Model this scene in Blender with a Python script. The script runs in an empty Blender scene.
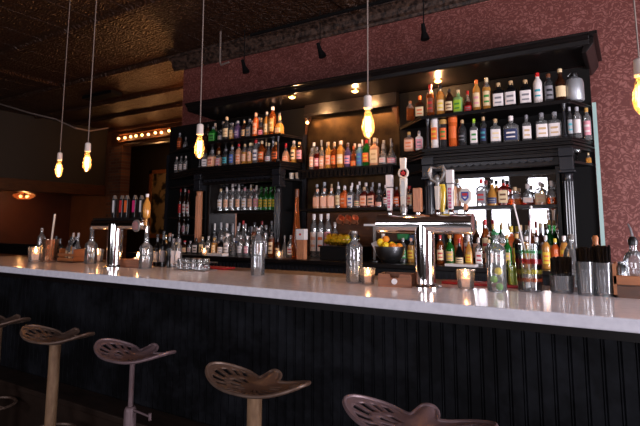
import bpy, math, random
from mathutils import Vector, Matrix
PI = math.pi
rnd = random.Random(7)
C = bpy.context.scene.collection
sc = bpy.context.scene

# ------------------------------------------------------------------ camera
FPX, CAMZ, PPY = 500.0, 1.339, 165.9
def cam_axes(yaw=.555, pitch=.122, roll=.003):
    cy, sy, cp, sp = math.cos(yaw), math.sin(yaw), math.cos(pitch), math.sin(pitch)
    r = Vector((cy, sy, 0)); f = Vector((-sy*cp, cy*cp, sp)); u = r.cross(f)
    cr, sr = math.cos(roll), math.sin(roll)
    return cr*r+sr*u, -sr*r+cr*u, f
AR, AU, AF = cam_axes()
cd = bpy.data.cameras.new('camera'); cam = bpy.data.objects.new('camera', cd); C.objects.link(cam)
cam.matrix_world = Matrix(((AR.x, AU.x, -AF.x, 0), (AR.y, AU.y, -AF.y, 0), (AR.z, AU.z, -AF.z, CAMZ), (0, 0, 0, 1)))
cd.sensor_width = 36; cd.lens = FPX/640*36; cd.shift_y = -(213-PPY)/640; cd.clip_start = .05
sc.camera = cam
# ------------------------------------------------------------------ world, light, exposure
W = bpy.data.worlds.new('World'); sc.world = W; W.use_nodes = True
W.node_tree.nodes['Background'].inputs[0].default_value = (.55, .6, .75, 1)
W.node_tree.nodes['Background'].inputs[1].default_value = .05
sc.view_settings.view_transform = 'Standard'; sc.view_settings.look = 'None'
sc.view_settings.gamma = 1; sc.view_settings.use_curve_mapping = False
sc.view_settings.exposure = 0.15
def area(name, loc, sx, sy, energy, col, rot):
    l = bpy.data.lights.new(name, 'AREA'); l.shape = 'RECTANGLE'; l.size = sx; l.size_y = sy
    l.energy = energy; l.color = col
    o = bpy.data.objects.new(name, l); o.location = loc; o.rotation_euler = rot; C.objects.link(o); return o
def point(name, loc, energy, col, r=.03):
    l = bpy.data.lights.new(name, 'POINT'); l.energy = energy; l.color = col; l.shadow_soft_size = r
    o = bpy.data.objects.new(name, l); o.location = loc; C.objects.link(o); return o
def spot(name, loc, energy, col, size=2.4, blend=.6, r=.025, rot=(0, 0, 0)):
    l = bpy.data.lights.new(name, 'SPOT'); l.energy = energy; l.color = col; l.shadow_soft_size = r
    l.spot_size = size; l.spot_blend = blend
    o = bpy.data.objects.new(name, l); o.location = loc; o.rotation_euler = rot; C.objects.link(o); return o
FRONT = -3.5                                       # street wall behind the camera
WIN = [(-4.40, -3.15, 1.05, 2.66), (-3.05, -2.55, 1.05, 2.66), (-2.15, -1.66, 1.05, 2.60), (.35, 2.35, .9, 2.3)]
for k, (x0, x1, z0, z1) in enumerate(WIN):         # daylight through the street windows; the last is added for the right wall
    area('window_daylight', ((x0+x1)/2, FRONT-.02, (z0+z1)/2), x1-x0, z1-z0, (38 if k == 3 else 21)*(x1-x0)*(z1-z0), (.93, .90, 1.0), (PI/2, 0, 0))
SIDE = (.9, 3.3, .7, 1.95)                       # window in the right wall: y0, y1, z0, z1
area('side_window_daylight', (2.84, (SIDE[0]+SIDE[1])/2, (SIDE[2]+SIDE[3])/2), SIDE[1]-SIDE[0], SIDE[3]-SIDE[2], 105*(SIDE[1]-SIDE[0])*(SIDE[3]-SIDE[2]), (.93, .90, 1.0), (PI/2, 0, PI/2))
WARM = (1.0, .47, .17)
BULBS = []                                          # lamp lights are made by the lamps' own builders below

# ------------------------------------------------------------------ materials
def hexc(r, g, b):
    f = lambda c: ((c/255+.055)/1.055)**2.4 if c/255 > .04045 else c/255/12.92
    return (f(r), f(g), f(b), 1)
def mat(name, col, rough=.5, metal=0, trans=0, ior=1.45, emis=None, es=0, coat=0, bump=None, vary=None, spec=None):
    m = bpy.data.materials.new(name); m.use_nodes = True; nt = m.node_tree; b = nt.nodes['Principled BSDF']
    b.inputs['Base Color'].default_value = col; b.inputs['Roughness'].default_value = rough
    b.inputs['Metallic'].default_value = metal; b.inputs['Transmission Weight'].default_value = trans
    b.inputs['IOR'].default_value = ior; b.inputs['Coat Weight'].default_value = coat
    if spec is not None: b.inputs['Specular IOR Level'].default_value = spec
    if emis: b.inputs['Emission Color'].default_value = emis; b.inputs['Emission Strength'].default_value = es
    if bump or vary:
        tc = nt.nodes.new('ShaderNodeTexCoord')
    if vary:                                       # (scale, amount, second colour[, stretch])
        mp = nt.nodes.new('ShaderNodeMapping'); nt.links.new(tc.outputs['Object'], mp.inputs[0])
        mp.inputs['Scale'].default_value = vary[3] if len(vary) > 3 else (1, 1, 1)
        n = nt.nodes.new('ShaderNodeTexNoise'); n.inputs['Scale'].default_value = vary[0]; n.inputs['Detail'].default_value = 5
        nt.links.new(mp.outputs[0], n.inputs['Vector'])
        cr = nt.nodes.new('ShaderNodeValToRGB'); cr.color_ramp.elements[0].position = .5-vary[1]; cr.color_ramp.elements[1].position = .5+vary[1]
        cr.color_ramp.elements[0].color = col; cr.color_ramp.elements[1].color = vary[2]
        nt.links.new(n.outputs[0], cr.inputs[0]); nt.links.new(cr.outputs[0], b.inputs['Base Color'])
    if bump:                                       # (scale, strength)
        n2 = nt.nodes.new('ShaderNodeTexNoise'); n2.inputs['Scale'].default_value = bump[0]; n2.inputs['Detail'].default_value = 6
        nt.links.new(tc.outputs['Object'], n2.inputs['Vector'])
        bp = nt.nodes.new('ShaderNodeBump'); bp.inputs['Strength'].default_value = bump[1]; bp.inputs['Distance'].default_value = .01
        nt.links.new(n2.outputs[0], bp.inputs['Height']); nt.links.new(bp.outputs[0], b.inputs['Normal'])
    return m
def thin_glass(name, tint, gloss=.9, diffuse=0.0, dcol=(1, 1, 1, 1), rough=.03):
    """clear thin-walled glass: tinted see-through with fresnel reflection"""
    m = bpy.data.materials.new(name); m.use_nodes = True; nt = m.node_tree; nt.nodes.clear()
    out = nt.nodes.new('ShaderNodeOutputMaterial'); tr = nt.nodes.new('ShaderNodeBsdfTransparent'); tr.inputs[0].default_value = tint
    gl = nt.nodes.new('ShaderNodeBsdfGlossy'); gl.inputs['Roughness'].default_value = rough; gl.inputs[0].default_value = (gloss, gloss, gloss, 1)
    fr = nt.nodes.new('ShaderNodeLayerWeight'); fr.inputs[0].default_value = .45
    mx = nt.nodes.new('ShaderNodeMixShader'); nt.links.new(fr.outputs['Fresnel'], mx.inputs[0])
    base = tr
    if diffuse:
        df = nt.nodes.new('ShaderNodeBsdfTranslucent'); df.inputs[0].default_value = dcol
        d2 = nt.nodes.new('ShaderNodeBsdfDiffuse'); d2.inputs[0].default_value = dcol
        ad = nt.nodes.new('ShaderNodeMixShader'); nt.links.new(df.outputs[0], ad.inputs[1]); nt.links.new(d2.outputs[0], ad.inputs[2])
        mm = nt.nodes.new('ShaderNodeMixShader'); mm.inputs[0].default_value = diffuse
        nt.links.new(tr.outputs[0], mm.inputs[1]); nt.links.new(ad.outputs[0], mm.inputs[2]); base = mm
    nt.links.new(base.outputs[0], mx.inputs[1]); nt.links.new(gl.outputs[0], mx.inputs[2]); nt.links.new(mx.outputs[0], out.inputs[0])
    return m
def emit(name, col, s):
    m = bpy.data.materials.new(name); m.use_nodes = True; nt = m.node_tree; nt.nodes.clear()
    o = nt.nodes.new('ShaderNodeOutputMaterial'); e = nt.nodes.new('ShaderNodeEmission')
    e.inputs[0].default_value = col; e.inputs[1].default_value = s; nt.links.new(e.outputs[0], o.inputs[0]); return m
def node_mat(name, rough, builder, metal=0, spec=.5):
    m = bpy.data.materials.new(name); m.use_nodes = True; nt = m.node_tree; b = nt.nodes['Principled BSDF']
    b.inputs['Roughness'].default_value = rough; b.inputs['Metallic'].default_value = metal; b.inputs['Specular IOR Level'].default_value = spec
    tc = nt.nodes.new('ShaderNodeTexCoord'); builder(nt, b, tc); return m
def N(nt, t, **kw):
    n = nt.nodes.new(t)
    for k, v in kw.items(): setattr(n, k, v)
    return n
def wallpaper(nt, b, tc):                          # swirling two-tone damask
    n = N(nt, 'ShaderNodeTexNoise'); n.inputs['Scale'].default_value = 9; n.inputs['Detail'].default_value = 2
    nt.links.new(tc.outputs['Object'], n.inputs['Vector'])
    mx = N(nt, 'ShaderNodeMix', data_type='VECTOR'); mx.inputs[0].default_value = .12
    nt.links.new(tc.outputs['Object'], mx.inputs[4]); nt.links.new(n.outputs['Color'], mx.inputs[5])
    v = N(nt, 'ShaderNodeTexVoronoi', feature='DISTANCE_TO_EDGE'); v.inputs['Scale'].default_value = 26
    nt.links.new(mx.outputs[1], v.inputs['Vector'])
    w = N(nt, 'ShaderNodeTexWave', wave_type='RINGS'); w.inputs['Scale'].default_value = 14; w.inputs['Distortion'].default_value = 11; w.inputs['Detail'].default_value = 2
    nt.links.new(mx.outputs[1], w.inputs['Vector'])
    mu = N(nt, 'ShaderNodeMath', operation='MULTIPLY'); nt.links.new(w.outputs['Fac'], mu.inputs[0])
    r1 = N(nt, 'ShaderNodeValToRGB'); r1.color_ramp.elements[0].position = .02; r1.color_ramp.elements[1].position = .12
    nt.links.new(v.outputs['Distance'], r1.inputs[0]); nt.links.new(r1.outputs[0], mu.inputs[1])
    cr = N(nt, 'ShaderNodeValToRGB'); e = cr.color_ramp.elements
    e[0].position = .15; e[0].color = hexc(104, 50, 43); e[1].position = .95; e[1].color = hexc(148, 92, 84)
    nt.links.new(mu.outputs[0], cr.inputs[0]); nt.links.new(cr.outputs[0], b.inputs['Base Color'])
def tin(nt, b, tc):                                # embossed tin ceiling
    b.inputs['Base Color'].default_value = hexc(70, 44, 28)
    mp = N(nt, 'ShaderNodeMapping'); nt.links.new(tc.outputs['Object'], mp.inputs[0]); mp.inputs['Scale'].default_value = (1.65, 1.65, 1.65)
    br = N(nt, 'ShaderNodeTexBrick', offset=0, squash=1); br.inputs['Scale'].default_value = 1; br.inputs['Mortar Size'].default_value = .03
    br.inputs['Brick Width'].default_value = 1; br.inputs['Row Height'].default_value = 1; br.inputs['Mortar Smooth'].default_value = .6
    nt.links.new(mp.outputs[0], br.inputs['Vector'])
    v = N(nt, 'ShaderNodeTexVoronoi', feature='SMOOTH_F1'); v.inputs['Scale'].default_value = 16
    nt.links.new(mp.outputs[0], v.inputs['Vector'])
    w = N(nt, 'ShaderNodeTexWave', wave_type='RINGS'); w.inputs['Scale'].default_value = 6; w.inputs['Distortion'].default_value = 14; w.inputs['Detail'].default_value = 3
    nt.links.new(mp.outputs[0], w.inputs['Vector'])
    a = N(nt, 'ShaderNodeMath', operation='ADD'); nt.links.new(v.outputs['Distance'], a.inputs[0]); nt.links.new(w.outputs['Fac'], a.inputs[1])
    a2 = N(nt, 'ShaderNodeMath', operation='MULTIPLY_ADD'); nt.links.new(br.outputs['Fac'], a2.inputs[0]); a2.inputs[1].default_value = 2.2
    nt.links.new(a.outputs[0], a2.inputs[2])
    bp = N(nt, 'ShaderNodeBump'); bp.inputs['Strength'].default_value = .9; bp.inputs['Distance'].default_value = .02
    nt.links.new(a2.outputs[0], bp.inputs['Height']); nt.links.new(bp.outputs[0], b.inputs['Normal'])
def quartz(nt, b, tc):                             # pale polished stone with faint flecks
    n = N(nt, 'ShaderNodeTexNoise'); n.inputs['Scale'].default_value = 30; n.inputs['Detail'].default_value = 8
    nt.links.new(tc.outputs['Object'], n.inputs['Vector'])
    cr = N(nt, 'ShaderNodeValToRGB'); e = cr.color_ramp.elements
    e[0].position = .3; e[0].color = hexc(222, 219, 228); e[1].position = .6; e[1].color = hexc(236, 233, 241)
    nt.links.new(n.outputs[0], cr.inputs[0]); nt.links.new(cr.outputs[0], b.inputs['Base Color'])
def beadboard(nt, b, tc):                          # black paint, worn and scuffed
    n = N(nt, 'ShaderNodeTexNoise'); n.inputs['Scale'].default_value = 3; n.inputs['Detail'].default_value = 9; n.inputs['Roughness'].default_value = .75
    nt.links.new(tc.outputs['Object'], n.inputs['Vector'])
    cr = N(nt, 'ShaderNodeValToRGB'); e = cr.color_ramp.elements
    e[0].position = .45; e[0].color = hexc(10, 10, 12); e[1].position = .9; e[1].color = hexc(44, 46, 52)
    nt.links.new(n.outputs[0], cr.inputs[0]); nt.links.new(cr.outputs[0], b.inputs['Base Color'])
    c2 = N(nt, 'ShaderNodeMapRange'); c2.inputs[3].default_value = .35; c2.inputs[4].default_value = .75
    nt.links.new(n.outputs[0], c2.inputs[0]); nt.links.new(c2.outputs[0], b.inputs['Roughness'])
def brick(nt, b, tc):
    mp = N(nt, 'ShaderNodeMapping'); mp.inputs['Rotation'].default_value = (PI/2, 0, 0); nt.links.new(tc.outputs['Object'], mp.inputs[0])
    br = N(nt, 'ShaderNodeTexBrick'); br.inputs['Scale'].default_value = 1; br.inputs['Brick Width'].default_value = .22; br.inputs['Row Height'].default_value = .075
    br.inputs['Mortar Size'].default_value = .008; br.inputs['Color1'].default_value = hexc(120, 74, 44); br.inputs['Color2'].default_value = hexc(84, 46, 28)
    br.inputs['Mortar'].default_value = hexc(96, 80, 62)
    nt.links.new(mp.outputs[0], br.inputs['Vector']); nt.links.new(br.outputs['Color'], b.inputs['Base Color'])
def painting(nt, b, tc):                           # ochre sheet with dark foliage shapes
    n = N(nt, 'ShaderNodeTexNoise'); n.inputs['Scale'].default_value = 3.2; n.inputs['Detail'].default_value = 4
    nt.links.new(tc.outputs['Object'], n.inputs['Vector'])
    cr = N(nt, 'ShaderNodeValToRGB'); e = cr.color_ramp.elements
    e[0].position = .43; e[0].color = hexc(44, 38, 24); e[1].position = .52; e[1].color = hexc(158, 132, 86)
    nt.links.new(n.outputs[0], cr.inputs[0]); nt.links.new(cr.outputs[0], b.inputs['Base Color'])
M = {}
M['wallpaper'] = node_mat('red_damask_paper', .6, wallpaper)
M['tin'] = node_mat('pressed_tin', .38, tin, metal=.35)
M['quartz'] = node_mat('pale_stone', .13, quartz, spec=.38)
M['beadboard'] = node_mat('black_beadboard', .5, beadboard, spec=.09)
M['brick'] = node_mat('old_brick', .8, brick)
M['painting'] = node_mat('ochre_picture', .5, painting)
M['blackwood'] = mat('black_lacquered_wood', hexc(15, 12, 12), .3, vary=(6, .2, hexc(24, 19, 18), (1, 1, 6)), spec=.3)
M['slate'] = mat('slate_painted_wood', hexc(30, 30, 34), .25)
M['crown'] = mat('dark_plaster_crown', hexc(84, 64, 54), .45, vary=(22, .12, hexc(34, 24, 20)), bump=(30, 1.0))
M['browntrim'] = mat('brown_wood', hexc(92, 54, 30), .4, vary=(5, .25, hexc(60, 34, 20), (1, 1, 8)))
M['orangewood'] = mat('honey_wood', hexc(168, 106, 62), .4, vary=(8, .25, hexc(130, 76, 42), (1, 1, 7)))
M['tanwood'] = mat('light_cedar_wood', hexc(196, 134, 96), .4, vary=(20, .2, hexc(170, 108, 74), (6, 6, 1)))
M['crate'] = mat('brown_crate_wood', hexc(150, 96, 66), .55, vary=(30, .25, hexc(112, 68, 46), (.3, 1, 5)))
M['floor'] = mat('dark_floor_boards', hexc(24, 17, 14), .35, vary=(4, .3, hexc(48, 35, 28), (1, 8, 1)), bump=(12, .4))
M['darkwall'] = mat('dark_olive_plaster', hexc(50, 42, 32), .7)
M['brownwall'] = mat('brown_plaster', hexc(120, 74, 42), .6, vary=(3, .3, hexc(98, 58, 32)))
M['redwall'] = mat('red_brown_panel', hexc(92, 48, 28), .5, vary=(3, .3, hexc(74, 38, 22)))
M['chrome'] = mat('polished_steel', (.78, .76, .75, 1), .07, 1)
M['steel'] = mat('brushed_steel', (.5, .5, .52, 1), .28, 1)
M['mirror'] = mat('mirror_glass', (.86, .86, .88, 1), .015, 1)
M['oldmirror'] = mat('aged_brown_mirror', hexc(84, 64, 38), .4, .8, vary=(7, .2, hexc(48, 34, 20)))
M['black'] = mat('black_plastic', hexc(16, 16, 18), .35)
M['blackmatte'] = mat('black_matte', hexc(12, 11, 11), .7, spec=.2)
M['cord'] = mat('grey_twisted_cord', hexc(118, 102, 94), .7)
M['socket'] = mat('pale_socket', hexc(205, 190, 180), .45)
M['bulbglass'] = thin_glass('amber_bulb_glass', (1, .82, .55, 1), .5, .20, (1, .66, .32, 1))
M['filament'] = emit('hot_filament', (1, .50, .16, 1), 60)
M['flame'] = emit('candle_flame', (1, .52, .18, 1), 30)
M['puck'] = emit('puck_lens', (1, .50, .17, 1), 12)
M['marquee'] = emit('small_lamp_glow', (1, .42, .13, 1), 9)
M['wax'] = mat('glowing_white_wax', hexc(240, 214, 196), .5, emis=(1, .5, .3, 1), es=.25)  # weak emission stands in for flame glow in the wax
M['clear'] = thin_glass('clear_glass', (.93, .95, .95, 1))
M['water'] = thin_glass('water_glass', (.88, .90, .91, 1), 1.0, .14, (.86, .88, .90, 1))
M['voltive'] = thin_glass('frosted_votive', (.97, .93, .9, 1), .8, .22, (.95, .86, .80, 1))
M['lemon'] = mat('lemon_peel', hexc(240, 206, 40), .45, bump=(120, .3))
M['orange'] = mat('orange_peel', hexc(235, 140, 40), .45, bump=(120, .3))
M['lime'] = mat('lime_peel', hexc(96, 150, 40), .45, bump=(120, .3))
M['bluebag'] = mat('blue_wrapper', hexc(60, 90, 140), .5)
M['greenbag'] = mat('green_wrapper', hexc(30, 110, 60), .5)
M['white'] = mat('white_paint', hexc(222, 214, 212), .45)
M['offwhite'] = mat('bone_white', hexc(214, 204, 192), .5)
M['pink'] = mat('pink_print', hexc(214, 40, 110), .5)
M['redprint'] = mat('red_print', hexc(190, 40, 40), .5)
M['navy'] = mat('navy_print', hexc(50, 70, 150), .5)
M['orangeprint'] = mat('orange_print', hexc(230, 100, 40), .5)
M['silvergrey'] = mat('cast_grey', hexc(150, 146, 142), .35, .6)
M['copper'] = mat('hammered_copper', hexc(222, 150, 112), .4, .8)
M['red'] = mat('red_rubber', hexc(150, 16, 22), .5)
M['gold'] = mat('gold_foil', hexc(200, 160, 80), .35, .7)
M['rustbrown'] = mat('worn_brown_iron', hexc(112, 92, 80), .45, .3, vary=(14, .2, hexc(84, 62, 50)))
M['mauveiron'] = mat('mauve_grey_iron', hexc(122, 102, 104), .45, .3, vary=(14, .2, hexc(104, 82, 84)))
M['tanpost'] = mat('tan_painted_post', hexc(150, 118, 88), .5, .1, vary=(18, .25, hexc(118, 88, 64), (3, 3, 1)))
M['frame'] = mat('dark_window_frame', hexc(34, 32, 34), .5)
M['stripe'] = mat('beaded_gold', hexc(190, 150, 96), .4, .4)
M['greenedge'] = mat('pale_green_edge', hexc(168, 196, 190), .25)

# ------------------------------------------------------------------ mesh tools
class MB:
    def __init__(s): s.v = []; s.f = []; s.m = []; s.sm = []
    def add(s, v, f, mi=0, smooth=False):
        n = len(s.v); s.v += [tuple(p) for p in v]; s.f += [[i+n for i in q] for q in f]; s.m += [mi]*len(f); s.sm += [smooth]*len(f); return s
    def box(s, a, b, mi=0, bev=0):
        x0, y0, z0 = a; x1, y1, z1 = b
        if x0 > x1: x0, x1 = x1, x0
        if y0 > y1: y0, y1 = y1, y0
        if z0 > z1: z0, z1 = z1, z0
        v = [(x0,y0,z0),(x1,y0,z0),(x1,y1,z0),(x0,y1,z0),(x0,y0,z1),(x1,y0,z1),(x1,y1,z1),(x0,y1,z1)]
        return s.add(v, [[0,3,2,1],[4,5,6,7],[0,1,5,4],[1,2,6,5],[2,3,7,6],[3,0,4,7]], mi)
    def lathe(s, prof, seg=16, c=(0,0,0), mi=0, cap=True, sx=1, sy=1, power=2, rot=0, mfun=None):
        v = []; f = []; ms = []
        for r, z in prof:
            for k in range(seg):
                t = 2*PI*k/seg+rot; ct, st = math.cos(t), math.sin(t)
                q = (abs(ct)**power+abs(st)**power)**(-1/power) if power != 2 else 1
                v.append((c[0]+r*q*ct*sx, c[1]+r*q*st*sy, c[2]+z))
        for i in range(len(prof)-1):
            for k in range(seg):
                k2 = (k+1) % seg; f.append([i*seg+k, i*seg+k2, (i+1)*seg+k2, (i+1)*seg+k]); ms.append(mfun(i) if mfun else mi)
        if cap:
            f.append(list(range(seg))[::-1]); ms.append(mfun(0) if mfun else mi)
            f.append([(len(prof)-1)*seg+k for k in range(seg)]); ms.append(mfun(len(prof)-2) if mfun else mi)
        n = len(s.v); s.v += v; s.f += [[i+n for i in q] for q in f]; s.m += ms; s.sm += [True]*len(f); return s
    def tube(s, pts, r, seg=8, mi=0, cap=True):
        pts = [Vector(p) for p in pts]; rr = r if isinstance(r, (list, tuple)) else [r]*len(pts); v = []; f = []
        up = Vector((0, 0, 1)); prev = None
        for i, p in enumerate(pts):
            d = (pts[min(i+1, len(pts)-1)]-pts[max(i-1, 0)]).normalized()
            a = prev if prev else (d.cross(up) if abs(d.z) < .9 else d.cross(Vector((1, 0, 0))))
            a = (a-d*a.dot(d)).normalized(); b = d.cross(a); prev = a
            for k in range(seg):
                t = 2*PI*k/seg; v.append(p+(a*math.cos(t)+b*math.sin(t))*rr[i])
        for i in range(len(pts)-1):
            for k in range(seg): f.append([i*seg+k, i*seg+(k+1) % seg, (i+1)*seg+(k+1) % seg, (i+1)*seg+k])
        if cap: f += [list(range(seg))[::-1], [(len(pts)-1)*seg+k for k in range(seg)]]
        return s.add(v, f, mi, True)
    def prism(s, poly, z0, z1, mi=0):                # polygon in XY extruded in Z
        n = len(poly); v = [(x, y, z0) for x, y in poly]+[(x, y, z1) for x, y in poly]
        f = [list(range(n))[::-1], [n+k for k in range(n)]]+[[k, (k+1) % n, n+(k+1) % n, n+k] for k in range(n)]
        return s.add(v, f, mi)
    def prism_x(s, poly, x0, x1, mi=0):              # polygon in YZ extruded along X
        n = len(poly); v = [(x0, y, z) for y, z in poly]+[(x1, y, z) for y, z in poly]
        f = [list(range(n)), [n+k for k in range(n)][::-1]]+[[k, n+k, n+(k+1) % n, (k+1) % n] for k in range(n)]
        return s.add(v, f, mi)
    def prism_y(s, poly, y0, y1, mi=0):              # polygon in XZ extruded along Y
        n = len(poly); v = [(x, y0, z) for x, z in poly]+[(x, y1, z) for x, z in poly]
        f = [list(range(n)), [n+k for k in range(n)][::-1]]+[[k, n+k, n+(k+1) % n, (k+1) % n] for k in range(n)]
        return s.add(v, f, mi)
    def sphere(s, c, r, seg=14, rings=8, mi=0, sz=1, sx=1):
        prof = [(max(1e-4, r*math.sin(PI*i/rings)), -r*math.cos(PI*i/rings)*sz) for i in range(rings+1)]
        return s.lathe(prof, seg, c, mi, True, sx=sx)
    def mesh(s, name, mats):
        me = bpy.data.meshes.new(name); me.from_pydata(s.v, [], s.f)
        for m in (mats if isinstance(mats, (list, tuple)) else [mats]): me.materials.append(m)
        me.polygons.foreach_set('material_index', s.m); me.polygons.foreach_set('use_smooth', s.sm)
        me.update(); return me
    def build(s, name, mats, parent=None, bevel=0, smooth_angle=None):
        me = s.mesh(name, mats); o = bpy.data.objects.new(name, me); C.objects.link(o)
        if parent is not None: o.parent = parent
        if any(s.sm):
            fix_normals(me)
        if bevel:
            b = o.modifiers.new('bevel', 'BEVEL'); b.width = bevel; b.segments = 2; b.limit_method = 'ANGLE'
        return o
def fix_normals(me, ang=.7):
    import bmesh
    bm = bmesh.new(); bm.from_mesh(me); bmesh.ops.recalc_face_normals(bm, faces=bm.faces)
    for e in bm.edges:
        if len(e.link_faces) == 2 and e.calc_face_angle(0) > ang: e.smooth = False
    bm.to_mesh(me); bm.free()
USED = {}
def tag(o, label, cat, group=None, kind=None):
    n = len(label.split()); assert 4 <= n <= 16, (n, label)
    if label in USED and not group: print('DUPLICATE LABEL', label)
    USED[label] = 1
    o['label'] = label; o['category'] = cat
    if group: o['group'] = group
    if kind: o['kind'] = kind
    return o
def thing(name, label, cat, loc, rz=0, group=None):
    o = bpy.data.objects.new(name, None); C.objects.link(o); o.location = loc; o.rotation_euler = (0, 0, rz)
    return tag(o, label, cat, group)
def struct(o): o['kind'] = 'structure'; return o
def P(px, py, Y):                                  # where the sight line of a photo point meets the plane y = Y
    d = AF+AR*((px-320)/FPX)-AU*((py-PPY)/FPX); t = Y/d.y
    return Vector((t*d.x, Y, CAMZ+t*d.z))
def PZ(px, py, Z):
    d = AF+AR*((px-320)/FPX)-AU*((py-PPY)/FPX); t = (Z-CAMZ)/d.z
    return Vector((t*d.x, t*d.y, Z))
def depth(v): return (v-Vector((0, 0, CAMZ))).dot(AF)
ORD = ['first','second','third','fourth','fifth','sixth','seventh','eighth','ninth','tenth','eleventh','twelfth','thirteenth','fourteenth','fifteenth','sixteenth','seventeenth','eighteenth','nineteenth','twentieth','21st','22nd','23rd','24th','25th','26th','27th','28th','29th','30th','31st','32nd','33rd','34th','35th','36th']

# ------------------------------------------------------------------ the room
CEIL, WALLY, BX = 3.86, 5.1, -5.57
struct(MB().box((-16.5, FRONT-.2, -.12), (3, 11.2, 0)).build('floor', M['floor']))
struct(MB().box((-16.5, FRONT-.2, CEIL), (3, 11.2, CEIL+.1)).build('ceiling', M['tin']))
# ridges across the pressed ceiling
mb = MB()
for y in (.6, 2.1, 3.6): mb.prism_x([(y-.09, CEIL), (y-.05, CEIL-.03), (y+.05, CEIL-.03), (y+.09, CEIL)], -14, 3)
for y in (5.0, 6.2, 7.1): mb.prism_x([(y-.06, CEIL), (y-.03, CEIL-.05), (y+.03, CEIL-.05), (y+.06, CEIL)], -14, BX-.19)
for x in (-11.6, -8.6, -2.6, .4): mb.prism_y([(x-.09, CEIL), (x-.05, CEIL-.04), (x+.05, CEIL-.04), (x+.09, CEIL)], FRONT, WALLY)
struct(mb.build('trim_1', M['tin']))
struct(MB().box((BX, WALLY, 0), (3, WALLY+.25, CEIL)).box((BX, WALLY+.25, 0), (BX+.25, 10.6, CEIL)).build('wall_back', M['wallpaper']))
y0, y1, z0, z1 = SIDE
struct(MB().box((2.8, FRONT, 0), (3.0, y0, CEIL)).box((2.8, y1, 0), (3.0, WALLY, CEIL)).box((2.8, y0, 0), (3.0, y1, z0)).box((2.8, y0, z1), (3.0, y1, CEIL)).build('wall_right', M['wallpaper']))
struct(MB().box((2.76, y0, z0), (2.8, y0+.04, z1)).box((2.76, y1-.04, z0), (2.8, y1, z1)).box((2.76, y0, z0), (2.8, y1, z0+.04)).box((2.76, y0, z1-.04), (2.8, y1, z1)).box((2.77, (y0+y1)/2-.02, z0), (2.8, (y0+y1)/2+.02, z1)).build('window_5', M['frame']))
# crown moulding on the red wall, returning round its left end
prof = [(0, 3.67), (-.03, 3.67), (-.04, 3.70), (-.07, 3.72), (-.08, 3.78), (-.14, 3.83), (-.17, 3.83), (-.18, CEIL), (0, CEIL)]
struct(MB().prism_x([(WALLY+y, z) for y, z in prof], BX-.18, 3).prism_y([(BX+y, z) for y, z in prof], WALLY, 8.0).build('trim_2', M['crown']))
# front wall with the street windows behind the camera
mb = MB(); xs = [-16.5]
for x0, x1, z0, z1 in WIN: mb.box((xs[-1], FRONT-.15, 0), (x0, FRONT, CEIL)).box((x0, FRONT-.15, 0), (x1, FRONT, z0)).box((x0, FRONT-.15, z1), (x1, FRONT, CEIL)); xs.append(x1)
mb.box((xs[-1], FRONT-.15, 0), (3, FRONT, CEIL)); struct(mb.build('wall_front', M['darkwall']))
for k, (x0, x1, z0, z1) in enumerate(WIN):  # the last window is unseen, added to light the right wall
    fr = MB()
    for a, b in (((x0, z0), (x0+.03, z1)), ((x1-.03, z0), (x1, z1)), ((x0, z0), (x1, z0+.04)), ((x0, z1-.04), (x1, z1))):
        fr.box((a[0], FRONT-.01, a[1]), (b[0], FRONT+.02, b[1]))
    fr.box((x0, FRONT-.01, (z0+z1)/2+.35), (x1, FRONT+.015, (z0+z1)/2+.38))
    struct(fr.build('window_%d' % (k+1), M['frame']))
struct(MB().box((-16.5, FRONT, 0), (-16.3, 10.6, CEIL)).build('wall_left', M['redwall']))
# left end: low header beam with wall above, deep wall with a lit opening
DX, DY = -11.6, 8.08
struct(MB().box((DX-.25, FRONT, 2.39), (DX, DY, CEIL)).build('wall_left_upper', M['darkwall']))
struct(MB().box((DX-.30, FRONT, 2.125), (DX+.05, DY, 2.39)).build('trim_3', M['browntrim'], bevel=.01))
struct(MB().box((-13.04, DY, 0), (-11.42, DY+.2, CEIL)).build('wall_back_left', M['brownwall']))
struct(MB().box((-13.3, FRONT, 0), (-13.04, DY+.2, CEIL)).build('wall_left_alcove', M['redwall']))
struct(MB().box((-11.42, DY-.05, 0), (-10.9, DY+.22, 3.39)).build('wall_pier', M['brick']))
struct(MB().box((-11.42, DY, 3.39), (BX, DY+.2, CEIL)).build('wall_header', M['browntrim']))
struct(MB().box((-11.42, DY-.10, 3.77), (BX, DY, CEIL)).box((-11.2, DY-.04, 3.37), (BX, DY, 3.43)).build('trim_4', M['browntrim'], bevel=.01))
struct(MB().box((-16.5, 10.6, 0), (3, 10.8, CEIL)).build('wall_back_room', M['darkwall']))
t = thing('marquee_strip', 'row of small glowing bulbs along the header over the rear opening', 'light', (-11.07, DY-.05, 3.58))
MB().box((0, -.02, -.10), (4.6, .04, -.08)).box((0, -.02, .08), (4.6, .04, .10)).build('rail', M['orangewood'], t)
for k in range(20):
    MB().sphere((.06+k*.23+rnd.uniform(-.03, .03), -.03, rnd.uniform(-.01, .01)), .034, 8, 6).build('bulb', M['marquee'], t)
for k in range(4): point('marquee_glow', (-10.8+k*1.2, DY-.15, 3.57), 1.8, WARM, .06)
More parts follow.
